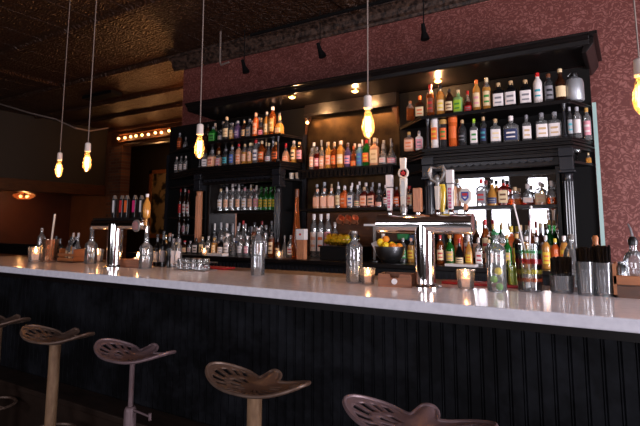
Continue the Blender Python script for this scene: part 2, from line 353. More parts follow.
# picture in the room beyond
t = thing('framed_picture', 'ochre picture with dark foliage in a brown frame beyond the rear opening', 'picture', (-12.15, 10.57, 2.05)); t.scale = (1.17, 1, 1.17)
MB().box((-.5, -.03, -.8), (.5, .02, .8)).build('picture_sheet', M['painting'], t)
MB().box((-.6, -.06, -.9), (-.5, .02, .9)).box((.5, -.06, -.9), (.6, .02, .9)).box((-.6, -.06, .8), (.6, .02, .9)).box((-.6, -.06, -.9), (.6, .02, -.8)).build('picture_frame', M['orangewood'], t)
point('unseen_back_room_lamp', (-11.0, 9.3, 2.9), 16, WARM, .1)  # point light standing in for a back room lamp out of view
point('alcove_lamp', (-6.3, 6.3, 3.1), 46, (1, .42, .13), .1)          # stand-in for an unseen lamp in the recess beyond the red wall
point('unseen_end_room_lamp', (-12.2, 3.2, 2.6), 12, (1, .42, .15), .1)  # point light standing in for an unseen lamp in the end room
# dark bench back showing behind the far left end of the bar
b0, b1 = P(-6, 243, 4.6), P(52, 244, 4.6)
t = thing('bench', 'dark upholstered bench behind the far left end of the bar', 'bench', (b0.x, 4.6, 0))
MB().box((0, 0, .45), (b1.x-b0.x, .12, b0.z)).build('backrest', M['blackmatte'], t, bevel=.02)
MB().box((0, .12, .38), (b1.x-b0.x, .62, .48)).build('seat', M['blackmatte'], t, bevel=.02)
MB().box((.02, .06, 0), (b1.x-b0.x-.02, .58, .38)).build('base', M['blackwood'], t)
# ceiling fittings
t = tag(MB().tube([P(0, 104, 3.9), P(30, 113, 3.9), P(55, 119, 3.95), P(75, 128, 4.0), P(90, 131, 4.6), P(108, 128, 5.4)], .012, 6).build('ceiling_cable', M['cord']), 'pale cable sagging below the dark ceiling at far left', 'cable')
tag(MB().box((-.45, -.12, -.06), (.45, .12, 0)).build('ceiling_vent', M['blackmatte']), 'flat black vent fixed to the ceiling above the left end', 'vent').location = (-8.5, 5.75, CEIL-.001)
t = tag(MB().tube([P(221, 14, 4.62)+Vector((0, 0, .0)), P(220, 62, 4.62), P(221, 65, 4.62), P(229, 62, 4.62)], .012, 8).build('ceiling_conduit', M['cord']), 'pale conduit dropping from the ceiling with a bent lower end', 'conduit')
for k, (px, py, Y) in enumerate([(244, 68, 4.75), (320, 52, 4.75), (424, 34, 4.75)]):
    b = P(px, py, Y)
    t = thing('track_spotlight', 'small black hanging spotlight above the bar shelves, %s of the three' % ('leftmost', 'middle', 'rightmost')[k], 'spotlight', (b.x, b.y, b.z), 0, 'hanging black spotlights')
    MB().tube([(0, 0, .1), (0, 0, CEIL-b.z)], .006, 6).build('rod', M['blackmatte'], t)
    lean = .03 if k < 2 else .01
    MB().tube([(-lean, 0, .11), (-lean*.4, 0, .06), (0, 0, .02), (lean, 0, -.045), (lean*1.2, 0, -.06)], [.02, .024, .026, .045, .047], 12).build('lamp_head', M['blackmatte'], t)
tag(MB().box((-4.0, 4.74, CEIL-.10), (-1.2, 4.77, CEIL-.07)).build('lighting_track', M['blackmatte']), 'long thin black lighting track under the ceiling by the crown', 'track')

# ------------------------------------------------------------------ back bar cabinets
YF, YB = 4.5, 4.88
Z1, Z2, ZM, ZS = 2.395, 2.08, 1.888, 1.54      # top shelf, second shelf, niche shelf, mirror shelf
ZC = 1.012                                      # back counter top
def cabinet(x0, x1, xl, xr, name, label, left):
    """one back bar cabinet: front from x0 to x1, canted ends to xl, xr at the wall"""
    t = thing(name, label, 'cabinet', (0, 0, 0))
    poly = [(x0, YF), (x1, YF), (xr, YB), (xl, YB)]
    def infl(d): return [(x0-d*.7, YF-d), (x1+d*.7, YF-d), (xr+d*.7, YB), (xl-d*.7, YB)]
    for z in (Z1, Z2):
        MB().prism(infl(0), z-.03, z).prism(infl(.012), z-.012, z-.002).build('shelf', M['blackwood'], t)
    cw = .10
    # entablature: stacked mouldings and a row of dentils
    mb = MB().prism(infl(-.02), Z2-.05, Z2-.03).prism(infl(.02), Z2-.065, Z2-.05).prism(infl(-.005), Z2-.09, Z2-.065)
    mb.box((x0, YF+.02, Z2-.15), (x1, YF+.10, Z2-.09)).box((x0, YF-.0, Z2-.12), (x1, YF+.10, Z2-.105))
    mb.box((x0, YF+.04, ZM-.03), (x1, YF+.10, Z2-.15))
    mb.build('entablature', M['blackwood'], t, bevel=.004)
    d = MB(); n = 15; a, b = x0+cw+.05, x1-cw-.05
    for k in range(n):
        cx = a+(k+.5)*(b-a)/n
        d.prism_y([(cx-.034, Z2-.16), (cx+.034, Z2-.16), (cx+.03, Z2-.183), (cx, Z2-.195), (cx-.03, Z2-.183)], YF+.005, YF+.04)
    d.build('scalloped_valance', M['slate'], t)
    # columns
    for cx, mt in ((x0+cw/2, 'l'), (x1-cw/2, 'r')):
        for z, h, w in ((ZC, .10, 1.15), (ZM-.10, .02, 1.25), (ZM-.08, .11, 1.05), (ZM+.035, .07, 1.15)):
            MB().box((cx-cw/2*w, YF-.01, z), (cx+cw/2*w, YF+cw, z+h)).build('column_block', M['slate'], t, bevel=.004)
        sh = MB()
        pr = [(.036, ZC+.12), (.042, ZC+.15), (.040, ZM-.16), (.036, ZM-.13), (.044, ZM-.11)]
        sh.lathe(pr, 24, (cx, YF+.045, 0))
        for k in range(-2, 3):
            a_ = -PI/2+k*.5; sh.tube([(cx+.041*math.cos(a_), YF+.045+.041*math.sin(a_), ZC+.16), (cx+.041*math.cos(a_), YF+.045+.041*math.sin(a_), ZM-.17)], .006, 6)
        sh.build('column', M['tanwood' if (left and mt == 'l') else 'slate'], t)
        # turned upper post between the two top shelves
        MB().lathe([(.022, Z2), (.022, Z2+.02), (.012, Z2+.03), (.010, Z2+.12), (.014, Z2+.18), (.010, Z2+.22), (.02, Z1-.05), (.024, Z1-.03)], 12, (cx, YF+.027, 0)).build('post', M['slate'], t)
    # inner pilasters beside the mirror
    for px_ in (x0+cw+.02, x1-cw-.05):
        MB().box((px_, YF+.12, ZC), (px_+.035, YB, ZM)).box((px_-.008, YF+.115, ZC), (px_+.043, YF+.14, ZC+.12)).build('pilaster', M['blackwood'], t, bevel=.004)
    MB().box((x0+cw, YB-.015, ZC), (x1-cw, YB-.005, ZM)).build('mirror', M['mirror'], t)
    MB().box((x0+cw+.05, YB-.02, ZM-.075), (x1-cw-.05, YB-.017, ZM-.03)).build('mirror_frame', M['blackwood'], t)
    MB().box((x0+cw+.055, YF+.20, ZS-.028), (x1-cw-.05, YB-.02, ZS)).box((x0+cw+.055, YF+.195, ZS-.022), (x1-cw-.05, YF+.2, ZS-.006)).build('mirror_shelf', M['blackwood'], t)
    # backing boards behind the top shelves and the end niches
    MB().box((xl, YB, ZC), (xr, YB+.03, 2.76)).build('back_board', M['blackmatte'], t)
    # niche shelves either side of the columns
    for z in (ZM, 1.47, 1.24):
        MB().prism([(x0-.01, YF+.06), (x0+.01, YF+.06), (x0+.01, YB), (xl, YB)], z-.02, z).build('niche_shelf', M['blackwood'], t)
        if z == ZM:
            MB().prism([(x1-.01, YF+.06), (x1+.01, YF+.06), (xr, YB), (x1-.01, YB)], z-.02, z).build('niche_shelf', M['blackwood'], t)
    MB().box((x1-cw-.004, YF+cw, ZC), (x1-cw+.008, YB, ZM)).build('side_board', M['blackmatte'], t)
    MB().box((x0+cw-.008, YF+cw, ZC), (x0+cw+.004, YB, ZM)).build('side_board', M['blackmatte'], t)
    return t
RX0, RX1, RXL, RXR = -1.651, -.375, -2.03, -.235
LX0, LX1, LXL, LXR = -4.649, -3.319, -5.56, -3.23
tr_ = cabinet(RX0, RX1, RXL, RXR, 'back_bar_cabinet', 'black wooden bottle cabinet with mirror at the right of the back bar', False)
tl_ = cabinet(LX0, LX1, LXL, LXR, 'back_bar_cabinet', 'black wooden bottle cabinet at the left end of the back bar', True)
MB().box((RXR+.005, YB-.03, ZC), (RXR+.035, YB+.0, 2.42)).build('end_strip', M['greenedge'], tr_)
MB().box((LXR-.01, YB-.05, ZC), (LXR+.03, YB-.02, 2.42)).build('end_strip', M['slate'], tl_)
MB().box((LXL-.02, YB-.03, ZC), (LXL+.02, YB+.02, 2.35)).build('end_strip', M['slate'], tl_)
# middle recess
t = thing('centre_display', 'middle shelves and aged mirror between the two bottle cabinets', 'shelving', (0, 0, 0))
mx0, mx1 = LXR+.035, RXL-.005
MB().box((mx0, YB, ZC), (mx1, YB+.03, 2.62)).build('aged_mirror', M['oldmirror'], t)
MB().box((mx0, YB-.08, 2.615), (mx1, YB+.03, 2.765)).box((mx0, YB-.10, 2.615), (mx1, YB-.08, 2.65)).build('arch_beam', M['blackwood'], t, bevel=.005)
MB().prism_y([(mx0, 2.615), (mx0, 2.42), (mx0+.02, 2.52), (mx0+.07, 2.615)], YB-.06, YB-.02).build('corner_bracket', M['browntrim'], t)
MB().prism_y([(mx1, 2.615), (mx1, 2.42), (mx1-.02, 2.52), (mx1-.07, 2.615)], YB-.06, YB-.02).build('corner_bracket', M['browntrim'], t)
for z in (1.982, 1.546):
    MB().box((mx0, YF+.17, z-.03), (mx1+.34, YB-.001, z)).build('shelf', M['blackwood'], t, bevel=.004) if z < 1.9 else MB().box((mx0, YF+.17, z-.03), (mx1, YB-.001, z)).build('shelf', M['blackwood'], t, bevel=.004)
mb = MB()
n = 22
for k in range(n):
    cx = mx0+(k+.5)*(mx1-mx0)/n
    mb.box((cx-.016, YF+.165, 1.895), (cx+.016, YF+.19, 1.952))
mb.box((mx0, YF+.19, 1.885), (mx1, YF+.21, 1.952)); mb.build('dentil_rail', M['blackwood'], t)
MB().box((mx0, YB-.004, 1.02), (mx1, YB-.001, 1.5)).build('back_panel', M['browntrim'], t)
# canopy cornice across everything
CX0, CX1, CY = -4.69, -.139, 4.32
prof = [(CY, 2.878), (CY, 2.862), (CY+.02, 2.856), (CY+.035, 2.835), (CY+.05, 2.828), (CY+.055, 2.79), (CY+.075, 2.785), (CY+.50, 2.765), (CY+.50, 2.878)]
mb = MB().prism_x(prof, CX0, CX1-.06)
mb.box((CX0, CY+.50, 2.765), (CX1-.06, WALLY, 2.878)).box((CX1-.06, CY, 2.85), (CX1, WALLY, 2.878)).prism_y([(CX1-.06, 2.85), (CX1-.03, 2.85), (CX1-.03, 2.80), (CX1-.085, 2.73), (CX1-.12, 2.73), (CX1-.10, 2.80)], CY+.06, WALLY)
canopy = tag(mb.build('cornice_canopy', M['blackwood'], bevel=.004), 'long black cornice canopy over the bottle shelves', 'cornice')
# soffit puck lamps
for k, (x, y) in enumerate([PZ(px, py, 2.755)[:2] for px, py in ((292, 98), (355, 92), (438, 82))]):
    t = thing('puck_light', 'small warm puck light under the cornice, %s of three' % ('leftmost', 'middle', 'rightmost')[k], 'lamp', (x, y, 2.786), 0, 'warm puck lights under the cornice')
    MB().lathe([(.02, 0), (.02, -.006), (.038, -.008), (.040, -.022), (.034, -.024)], 20).build('rim', M['gold'], t)
    MB().lathe([(.033, -.0245), (.028, -.032), (.014, -.038), (.001, -.040)], 20).build('lens', M['puck'], t)
    point('puck_lamp_light', (x, y, 2.725), 17, (1, .52, .22), .015)
point('recess_glow_light', (mx0+.06, YB-.12, 2.56), .8, WARM, .02)  # added point light for the glow on the aged mirror
t = thing('mirror_glint', 'tiny glowing bead imitating a lamp reflection in the upper left of the middle recess', 'lamp', (mx0+.05, YB-.09, 2.55))  # added bead in place of a puck light's reflection in the mirror
MB().sphere((0, 0, 0), .018, 10, 8).build('bulb', M['puck'], t)  # the bead that glows as the mirrored lamp
MB().lathe([(.012, .018), (.012, .06)], 10).build('holder', M['black'], t)  # made-up holder for the glint bead
# back counter
mb = MB().box((-5.55, 4.22, ZC-.04), (-.16, WALLY, ZC))
tag(mb.build('back_counter', M['blackwood'], bevel=.006), 'long black counter carrying the bottles below the cabinets', 'counter')
t = thing('under_counter_cooler', 'dark ribbed under-counter cooler run beneath the back counter', 'cooler', (-2.9, 4.3, 0))
MB().box((-2.6, 0, 0), (2.7, .7, ZC-.045)).build('body', M['black'], t)
mb = MB()
for k in range(100): mb.box((-2.55+k*.052, -.012, .80), (-2.525+k*.052, 0, .94))
mb.build('grille', M['slate'], t)

# ------------------------------------------------------------------ bottles
GC = {'clear': thin_glass('clear_bottle_glass', (.86, .88, .88, 1), 1.0, .20, (.95, .93, .92, 1)), 'smoke': thin_glass('grey_bottle_glass', (.42, .42, .44, 1), 1.0, .08, (.7, .7, .72, 1))}
def liquor(name, col, tr=.45):
    return mat(name, col, .08, 0, tr, 1.36, coat=.3)
GC['amber'] = liquor('amber_liquor', hexc(176, 88, 34), .7); GC['gold'] = liquor('golden_liquor', hexc(226, 160, 76))
GC['brown'] = liquor('dark_brown_glass', hexc(54, 28, 16), .3); GC['black'] = mat('black_glass', hexc(14, 14, 16), .1)
GC['green'] = liquor('green_glass', hexc(34, 128, 48), .6); GC['blue'] = liquor('pale_blue_glass', hexc(136, 186, 204), .5)
GC['red'] = liquor('red_liquor', hexc(140, 38, 24), .75); GC['orange'] = liquor('orange_liquor', hexc(236, 110, 50), .3)
GC['purple'] = liquor('purple_glass', hexc(96, 78, 118), .4); GC['celadon'] = liquor('pale_green_glass', hexc(150, 190, 120), .3)
GC['white'] = mat('white_ceramic', hexc(226, 216, 210), .3); GC['peach'] = liquor('peach_liquor', hexc(232, 170, 130), .3)
GC['steel'] = M['steel']; GC['yellow'] = liquor('yellow_liquor', hexc(236, 200, 70), .4)
CL = {'white': hexc(232, 220, 216), 'cream': hexc(232, 204, 160), 'peach': hexc(236, 178, 148), 'pink': hexc(226, 150, 160), 'black': hexc(24, 24, 28),
      'red': hexc(190, 34, 36), 'orange': hexc(230, 110, 50), 'yellow': hexc(232, 196, 60), 'green': hexc(60, 140, 60), 'blue': hexc(70, 100, 170),
      'navy': hexc(44, 54, 92), 'grey': hexc(130, 126, 130), 'teal': hexc(70, 160, 170), 'gold': hexc(196, 150, 80), 'brown': hexc(110, 64, 40),
      'lime': hexc(160, 200, 50), 'tan': hexc(200, 164, 120), 'purple': hexc(104, 84, 128), 'silver': hexc(170, 168, 172)}
LM = {}
def label_mat(c, c2):
    if (c, c2) not in LM:
        m = mat('%s_%s_paper' % (c, c2), CL[c], .5); LM[(c, c2)] = m
    return LM[(c, c2)]
CM = {k: mat('%s_cap' % k, v, .35) for k, v in CL.items()}
# profiles as fractions: radius of body R, height 1; (r, z)
KIND = {
 'round':  ([(.92, 0), (1, .02), (1, .60), (.97, .66), (.75, .73), (.42, .79), (.34, .83), (.33, .93)], 2, 1, 1, (.16, .50), .34),
 'tall':   ([(.92, 0), (1, .02), (1, .66), (.9, .72), (.55, .80), (.42, .84), (.42, .93)], 2, 1, 1, (.14, .58), .44),
 'slender':([(.92, 0), (1, .01), (.98, .20), (.8, .36), (.55, .55), (.38, .75), (.34, .94)], 2, 1, 1, (.03, .20), .38),
 'wine':   ([(.92, 0), (1, .015), (1, .56), (.9, .62), (.5, .70), (.38, .76), (.36, .95)], 2, 1, 1, (.14, .46), .38),
 'square': ([(.92, 0), (1, .02), (1, .62), (.94, .67), (.6, .71), (.34, .75), (.33, .90)], 5, 1, 1, (.10, .56), .36),
 'flask':  ([(.92, 0), (1, .02), (1, .55), (.95, .63), (.6, .70), (.27, .75), (.26, .88)], 3, 1, .55, (.10, .50), .28),
 'squat':  ([(.95, 0), (1, .03), (.96, .38), (.82, .52), (.45, .64), (.28, .70), (.28, .84)], 2.6, 1, .8, (.12, .36), .34),
 'bell':   ([(.95, 0), (1, .03), (1, .30), (.85, .46), (.5, .60), (.30, .72), (.27, .90)], 2, 1, 1, (.08, .30), .32),
 'tube':   ([(.98, 0), (1, .01), (1, .90)], 2, 1, 1, (.30, .70), 1.0),
}
BC = {}
def bottle_meshes(kind, liquid, fill, lab, lab2, cap):
    key = (kind, liquid, fill, lab, lab2, cap)
    if key in BC: return BC[key]
    prof, pw, sx, sy, (l0, l1), cr = KIND[kind]
    seg = 20 if pw != 5 else 24
    # split the profile at the fill line
    pr = []
    for (r0, z0), (r1, z1) in zip(prof, prof[1:]):
        pr.append((r0, z0))
        if fill and z0 < fill < z1: pr.append((r0+(r1-r0)*(fill-z0)/(z1-z0), fill))
    pr.append(prof[-1])
    clearm = GC['clear'] if liquid not in ('brown', 'black', 'green', 'white', 'celadon', 'steel', 'purple') else GC[liquid]
    zs = [z for r, z in pr]
    body = MB().lathe(pr, seg, sx=sx, sy=sy, power=pw, mfun=lambda i: 1 if (not fill or zs[i] >= fill-1e-6) else 0)
    mats = [GC[liquid], clearm] if fill else [GC[liquid], GC[liquid]]
    bm = body.mesh('bottle_glass', mats); fix_normals(bm)
    lm = None
    if lab:
        lb = MB(); n = 12; rows = [l0, l0+(l1-l0)*.22, l0+(l1-l0)*.34, l0+(l1-l0)*.58, l0+(l1-l0)*.74, l1]
        half = .95 if pw == 2 else .78
        def rad(z):
            for (r0, z0), (r1, z1) in zip(prof, prof[1:]):
                if z0 <= z <= z1: return r0+(r1-r0)*(z-z0)/(z1-z0)
            return prof[-1][0]
        v = []; f = []; ms = []
        for z in rows:
            for k in range(n+1):
                tt = -PI/2+(k/n-.5)*2*half; ct, st = math.cos(tt), math.sin(tt)
                q = (abs(ct)**pw+abs(st)**pw)**(-1/pw); r = rad(z)+.03
                v.append((r*q*ct*sx, r*q*st*sy, z))
        for i in range(len(rows)-1):
            for k in range(n): f.append([i*(n+1)+k, i*(n+1)+k+1, (i+1)*(n+1)+k+1, (i+1)*(n+1)+k]); ms.append(1 if (i in (1, 3) and 2 <= k < n-2) else 0)
        lb.v = v; lb.f = f; lb.m = ms; lb.sm = [True]*len(f)
        lm = lb.mesh('label', [label_mat(lab, 'p'), CM[lab2] if lab2 else label_mat(lab, 'p')])
    zt = prof[-1][1]; r = prof[-1][0]+.03
    cm = None
    if cap:
        cb = MB().lathe([(r, zt-.06), (r+.02, zt-.05), (r+.02, .985), (r-.02, 1.0)], 12, sx=sx if kind != 'flask' else 1, sy=1 if kind != 'flask' else 1)
        cm = cb.mesh('cap', CM[cap]); fix_normals(cm)
    BC[key] = (bm, lm, cm); return BC[key]
KN = {'round': 'round', 'tall': 'straight', 'slender': 'slender', 'wine': 'wine', 'square': 'square', 'flask': 'flask', 'squat': 'squat', 'bell': 'bell', 'tube': 'tube'}
def bottle(x, y, z, h, r, kind, liquid, fill, lab, lab2, cap, where, group, rz=0, name='liquor_bottle'):
    bm, lm, cm = bottle_meshes(kind, liquid, fill, lab, lab2, cap)
    words = [liquid, KN[kind], 'bottle']
    if lab: words += ['with', lab] + (['and', lab2] if lab2 and lab2 != lab else []) + ['label']
    if cap: words += ['and' if lab else 'with', cap, 'cap']
    lbl = ' '.join(words)+', '+where
    if len(lbl.split()) > 16 and lab and lab2 and lab2 != lab: lbl = lbl.replace(' and '+lab2+' label', ' label')
    if len(lbl.split()) > 16: lbl = lbl.replace(' '+KN[kind]+' ', ' ', 1)
    if len(lbl.split()) > 16 and cap and lab: lbl = lbl.replace(' and '+cap+' cap', '')
    o = bpy.data.objects.new(name, None); C.objects.link(o); tag(o, lbl, 'bottle', group)
    o.location = (x, y, z); o.rotation_euler = (0, 0, rz); o.scale = (r, r, h)
    for nm, me in (('glass_body', bm), ('paper_label', lm), ('cap', cm)):
        if me:
            c = bpy.data.objects.new(nm, me); C.objects.link(c); c.parent = o
    return o
def row(items, Y, Z, where, group, jit=.0):
    """items: (photo x, photo y of the top, photo width, kind, liquid, fill, label, label print, cap)"""
    items = sorted(items, key=lambda i: i[0]); last = None
    for n, it in enumerate(items):
        px, ty, w, kind, liq, fill, lab, lab2, cap = it
        y = Y+rnd.uniform(-jit, jit); p = P(px, ty, y); r = w*1.08*depth(p)/FPX/2
        if last is not None: p.x = max(p.x, last+r+.001)
        last = p.x+r
        bottle(p.x, y, Z, p.z-Z, r, kind, liq, fill, lab, lab2, cap, ORD[n]+' from left, '+where, group, rnd.uniform(-.15, .25))
# right cabinet, top shelf
row([(410,101,7,'round','amber',.6,None,None,'brown'),(419.5,96,9,'flask','brown',0,'cream','orange','orange'),(430,85,7,'tall','amber',.7,'brown','red','red'),
 (440,85,7.5,'round','gold',.8,'cream','yellow','black'),(449,89,8,'round','brown',0,'cream','brown','black'),(458,90,8,'square','celadon',0,'lime','green','cream'),
 (467.5,91,7.5,'bell','red',.5,'red','grey','red'),(476,80,7,'tall','gold',0,'cream','pink','orange'),(486,78,7.5,'tall','gold',.7,'cream','green','cream'),
 (498,83,10,'square','black',0,'white','grey','tan'),(510.5,81,10.5,'square','black',0,'white','grey','tan'),(525,80,10.5,'square','black',0,'white','grey','tan'),
 (537,73,8,'tall','white',0,'white','teal','red'),(548,74,8,'tall','smoke',0,'grey','black','brown'),(559.5,69,10,'wine','brown',0,'cream','cream','cream')],
 4.60, Z1, 'right cabinet top shelf', 'bottles on the right cabinet top shelf')
row([(409,132,8.5,'square','peach',.6,'peach','orange','gold'),(419,131,6.5,'square','white',0,'pink','grey','grey'),(434.5,119,7,'tube','white',0,'orange','yellow','white'),
 (443,120,7,'tube','smoke',0,'orange','green','gold'),(452.5,118,8,'tube','orange',0,'orange','orange','orange'),(462,120,8,'round','smoke',0,'black','grey','tan'),
 (473.5,119,7,'square','clear',0,'white','green','lime'),(483,117,6.5,'tall','smoke',0,'navy','teal','tan'),(495,119,9.5,'square','clear',0,'white','cream','tan'),
 (510.5,116,14,'flask','clear',0,'navy','white','white'),(526,115,8,'square','clear',0,'white','tan','grey'),(541,113,11,'square','clear',0,'white','tan','grey'),
 (554,112,11,'square','clear',0,'white','tan','silver'),(569,107,5,'tall','smoke',0,'silver','teal','silver'),(576,107,7,'tall','clear',0,'white','white','silver')],
 4.59, Z2, 'right cabinet second shelf', 'bottles on the right cabinet second shelf')
p = P(586, 108, 4.76); bottle(p.x, 4.76, Z2, p.z-Z2, .032, 'tall', 'clear', 0, 'pink', 'white', 'gold', 'at the right end of the cabinet second shelf', None)
row([(452,178,8,'tall','peach',.7,'cream','tan','cream'),(481,179,9,'square','clear',0,'grey','red','red'),(492,179,10,'bell','gold',.8,'navy','grey','black'),
 (503,179,9,'square','red',0,'cream','brown','black'),(514.5,187,11,'squat','amber',.35,None,None,'tan'),(526,184,11,'squat','red',.3,'white','peach','white'),
 (537,182,10,'flask','peach',.4,'cream','peach','white'),(546,181,9,'squat','amber',.3,None,None,'white')],
 4.78, ZS, 'right mirror shelf', 'bottles on the right mirror shelf')
# left cabinet
row([(206,133,6,'round','brown',0,None,None,'black'),(213.5,127,7,'square','green',0,'green','black','grey'),(221,130,6,'round','smoke',0,'grey','tan','grey'),
 (227,117,7,'round','smoke',0,'cream','tan','cream'),(232.5,123,6,'tall','gold',.4,'tan','cream','grey'),(238,121,7,'round','purple',0,'purple','silver','silver'),
 (244.5,121,6,'round','brown',0,'tan','grey','tan'),(250,119,6,'square','smoke',0,'grey','tan','silver'),(256,113,6,'tall','orange',.8,'peach','orange','peach'),
 (261.5,118,6.5,'squat','amber',.5,'pink','red','tan'),(266,112,6,'round','gold',.8,'cream','tan','white'),(271.5,107,7,'tall','amber',.9,'gold','cream','white'),
 (279.5,116,9,'squat','gold',.6,'cream','peach','tan')], 4.60, Z1, 'left cabinet top shelf', 'bottles on the left cabinet top shelf')
row([(206,153,6,'square','clear',0,'white','grey','black'),(212.5,150,7,'square','peach',.6,'peach','red','grey'),(219,151,7,'flask','clear',0,'pink','white','tan'),
 (226,149,6.5,'round','smoke',0,'teal','black','grey'),(232.5,147,6,'tall','clear',0,'blue','silver','silver'),(239,144,6,'round','peach',.8,'peach','orange','red'),
 (245,144,6,'round','gold',.6,'peach','cream','tan'),(250.5,143,6,'tall','gold',.5,'peach','tan','cream'),(256,140,6,'tall','clear',0,'white','navy','red'),
 (262,141,7,'round','amber',.9,'orange','cream','cream'),(269,143,7,'bell','clear',0,'white','red','cream'),(275.5,142,7,'round','amber',.9,'orange','black','tan')],
 4.59, Z2, 'left cabinet second shelf', 'bottles on the left cabinet second shelf')
row([(286,143.5,7,'squat','peach',.6,'peach','orange','red'),(294,141,6,'tall','gold',.7,'cream','black','silver'),(299.5,142,6,'tall','brown',0,'pink','grey','tan')],
 4.72, Z2, 'left cabinet second shelf return', 'bottles at the right return of the left cabinet')
row([(x, 189+(x-215)*-.04, 5.8, 'round', 'clear', 0, c, 'tan', k) for x, c, k in [(215,'white','silver'),(221,'white','tan'),(227,'peach','white'),(233,'white','white'),(239,'peach','white'),(245,'white','pink'),(251,'peach','tan'),(256.5,'pink','white')]]
 + [(x, 187, 5, 'wine', 'green', 0, 'yellow', 'green', 'green') for x in (261.5, 266.5, 271, 275)], 4.78, ZS, 'left mirror shelf', 'bottles on the left mirror shelf')
NX = 4.80
row([(177,157,4.2,'round','clear',0,'white','grey','white'),(181.5,156,4.2,'round','clear',0,'white','grey','grey'),(186,156,4.2,'round','clear',0,'white','silver','white')],
 NX, Z2, 'left cabinet far niche', 'clear bottles in the far left niche')
row([(180,133,4.5,'round','amber',.7,'orange','brown','silver'),(186,137,5,'squat','clear',0,'silver','grey','grey')], NX, Z1, 'above the far niche', 'bottles above the far left niche')
row([(181,189,4,'wine','brown',0,'red','red','red'),(185.3,189,4,'wine','brown',0,'white','red','white'),(189,190,4,'wine','brown',0,'white','red','red')],
 NX, 1.47, 'far left niche middle shelf', 'wine bottles in the far left niche')
row([(180,214,4,'wine','brown',0,None,None,'black'),(184.5,216,4,'wine','brown',0,'pink','grey','brown'),(188.5,216,4,'wine','black',0,'grey','tan','grey')],
 NX, 1.24, 'far left niche lower shelf', 'dark bottles on the lower niche shelf')
# middle recess
row([(312,148,5,'tall','clear',0,'peach','white','grey'),(317,147,5.2,'round','red',.7,'pink','white','grey'),(322,147,5.2,'round','peach',.6,'peach','white','tan'),
 (328.5,142,6,'round','gold',.9,'peach','orange','tan'),(334,143,6,'round','amber',.8,'orange','tan','tan'),(340.5,141,7,'round','gold',.9,'cream','white','white'),
 (347.5,144,6.5,'round','purple',0,'pink','blue','brown'),(353.5,146,6,'bell','amber',.9,'orange','gold','orange'),(359.5,144,6.5,'tall','blue',0,'blue','teal','white'),
 (365.5,140,7.5,'round','green',0,'orange','yellow','red'),(374.5,138,8,'square','peach',.8,'cream','tan','cream'),(383,144,8,'squat','clear',0,'white','pink','silver'),(391,143,9,'bell','clear',0,'pink','white','silver')],
 4.77, 1.982, 'middle upper shelf', 'bottles on the middle upper shelf')
row([(317.5,189,7,'square','peach',.6,'peach','peach','peach'),(324.5,188.5,7,'square','peach',.6,'peach','peach','peach'),(331.5,188,7,'square','peach',.6,'peach','peach','peach'),
 (338.5,186,6,'tall','clear',0,'cream','tan','white'),(344.5,186,7,'square','orange',.8,'orange','peach','white'),(351,186,6.5,'square','clear',0,'white','blue','white'),
 (357.5,185,6.5,'bell','clear',0,'peach','green','white'),(364,187,7,'square','red',.8,'peach','orange','tan'),(371.5,187,7,'square','red',.8,'peach','black','grey'),
 (379,190,7,'bell','smoke',0,'peach','pink','grey'),(386,188,6,'round','brown',0,'white','red','grey'),(396.5,187,6,'round','red',0,'orange','white','grey'),(409.5,186,7,'square','brown',0,'tan','red','red')],
 4.76, 1.546, 'middle lower shelf', 'bottles on the middle lower shelf')
# rows standing on the back counter
KP = ['round', 'round', 'tall', 'tall', 'square', 'wine', 'bell', 'flask', 'squat']
def crowd(x0, x1, step, top, Y, palette, where, group, w=6.2, tv=7, Z=None):
    items = []; x = x0
    while x < x1:
        liq, fill, lab, lab2, cap = rnd.choice(palette); k = rnd.choice(KP)
        if liq in ('brown', 'black', 'green') and rnd.random() < .6: k = 'wine'
        items.append((x, top(x)+rnd.uniform(-tv*.4, tv*.6), w*rnd.uniform(.85, 1.15), k, liq, fill, lab, lab2, cap)); x += step*rnd.uniform(.9, 1.15)
    row(items, Y, ZC if Z is None else Z, where, group, .008 if Z else .015)
PL = [('clear',0,'white','silver','silver'),('clear',0,'pink','white','white'),('clear',0,'grey','white','silver'),('clear',0,'peach','white','white'),('clear',0,None,None,'silver'),('clear',0,'cream','gold','tan'),('clear',0,'white','grey','white'),('clear',0,'white','red','silver'),('clear',0,'peach','tan','grey'),('smoke',0,'white','black','black'),('brown',0,'cream','red','red'),
      ('amber',.7,'cream','brown','black'),('amber',.6,'orange','cream','tan'),('black',0,'white','grey','silver'),('clear',0,'pink','red','red'),('gold',.7,'cream','tan','gold'),
      ('brown',0,'tan','black','black'),('clear',0,'silver','blue','silver'),('peach',.5,'white','peach','white'),('red',.6,'cream','black','black')]
PR = [('brown',0,'cream','brown','brown'),('brown',0,'yellow','red','gold'),('red',.8,'peach','red','red'),('orange',.8,'orange','peach','yellow'),('amber',.8,'cream','red','red'),
      ('black',0,'cream','black','red'),('clear',0,'white','red','white'),('clear',0,'peach','tan','tan'),('gold',.8,'yellow','orange','white'),('brown',0,'peach','gold','tan'),('green',0,'tan','yellow','gold')]
crowd(215, 276, 5.6, lambda x: 223, 4.70, PL, 'rear row below left mirror', 'rear bottles on the left back counter', 5.6)
crowd(166, 292, 6.2, lambda x: 237 if x < 208 else 234, 4.42, PL, 'front row below left cabinet', 'front bottles on the left back counter', 6.0)
crowd(449, 546, 8.4, lambda x: 222, 4.72, PR, 'rear row below right mirror', 'rear bottles on the right back counter', 7.4)
crowd(440, 566, 9.0, lambda x: 236, 4.42, PR, 'front row below right mirror', 'front bottles on the right back counter', 8.0)
PW = [('gold',.7,'cream','orange','tan'),('peach',.5,'peach','tan','white'),('clear',0,'white','tan','silver'),('clear',0,'peach','white','white'),('amber',.8,'cream','orange','tan'),('clear',0,None,None,'silver'),('red',.5,'peach','tan','tan')]
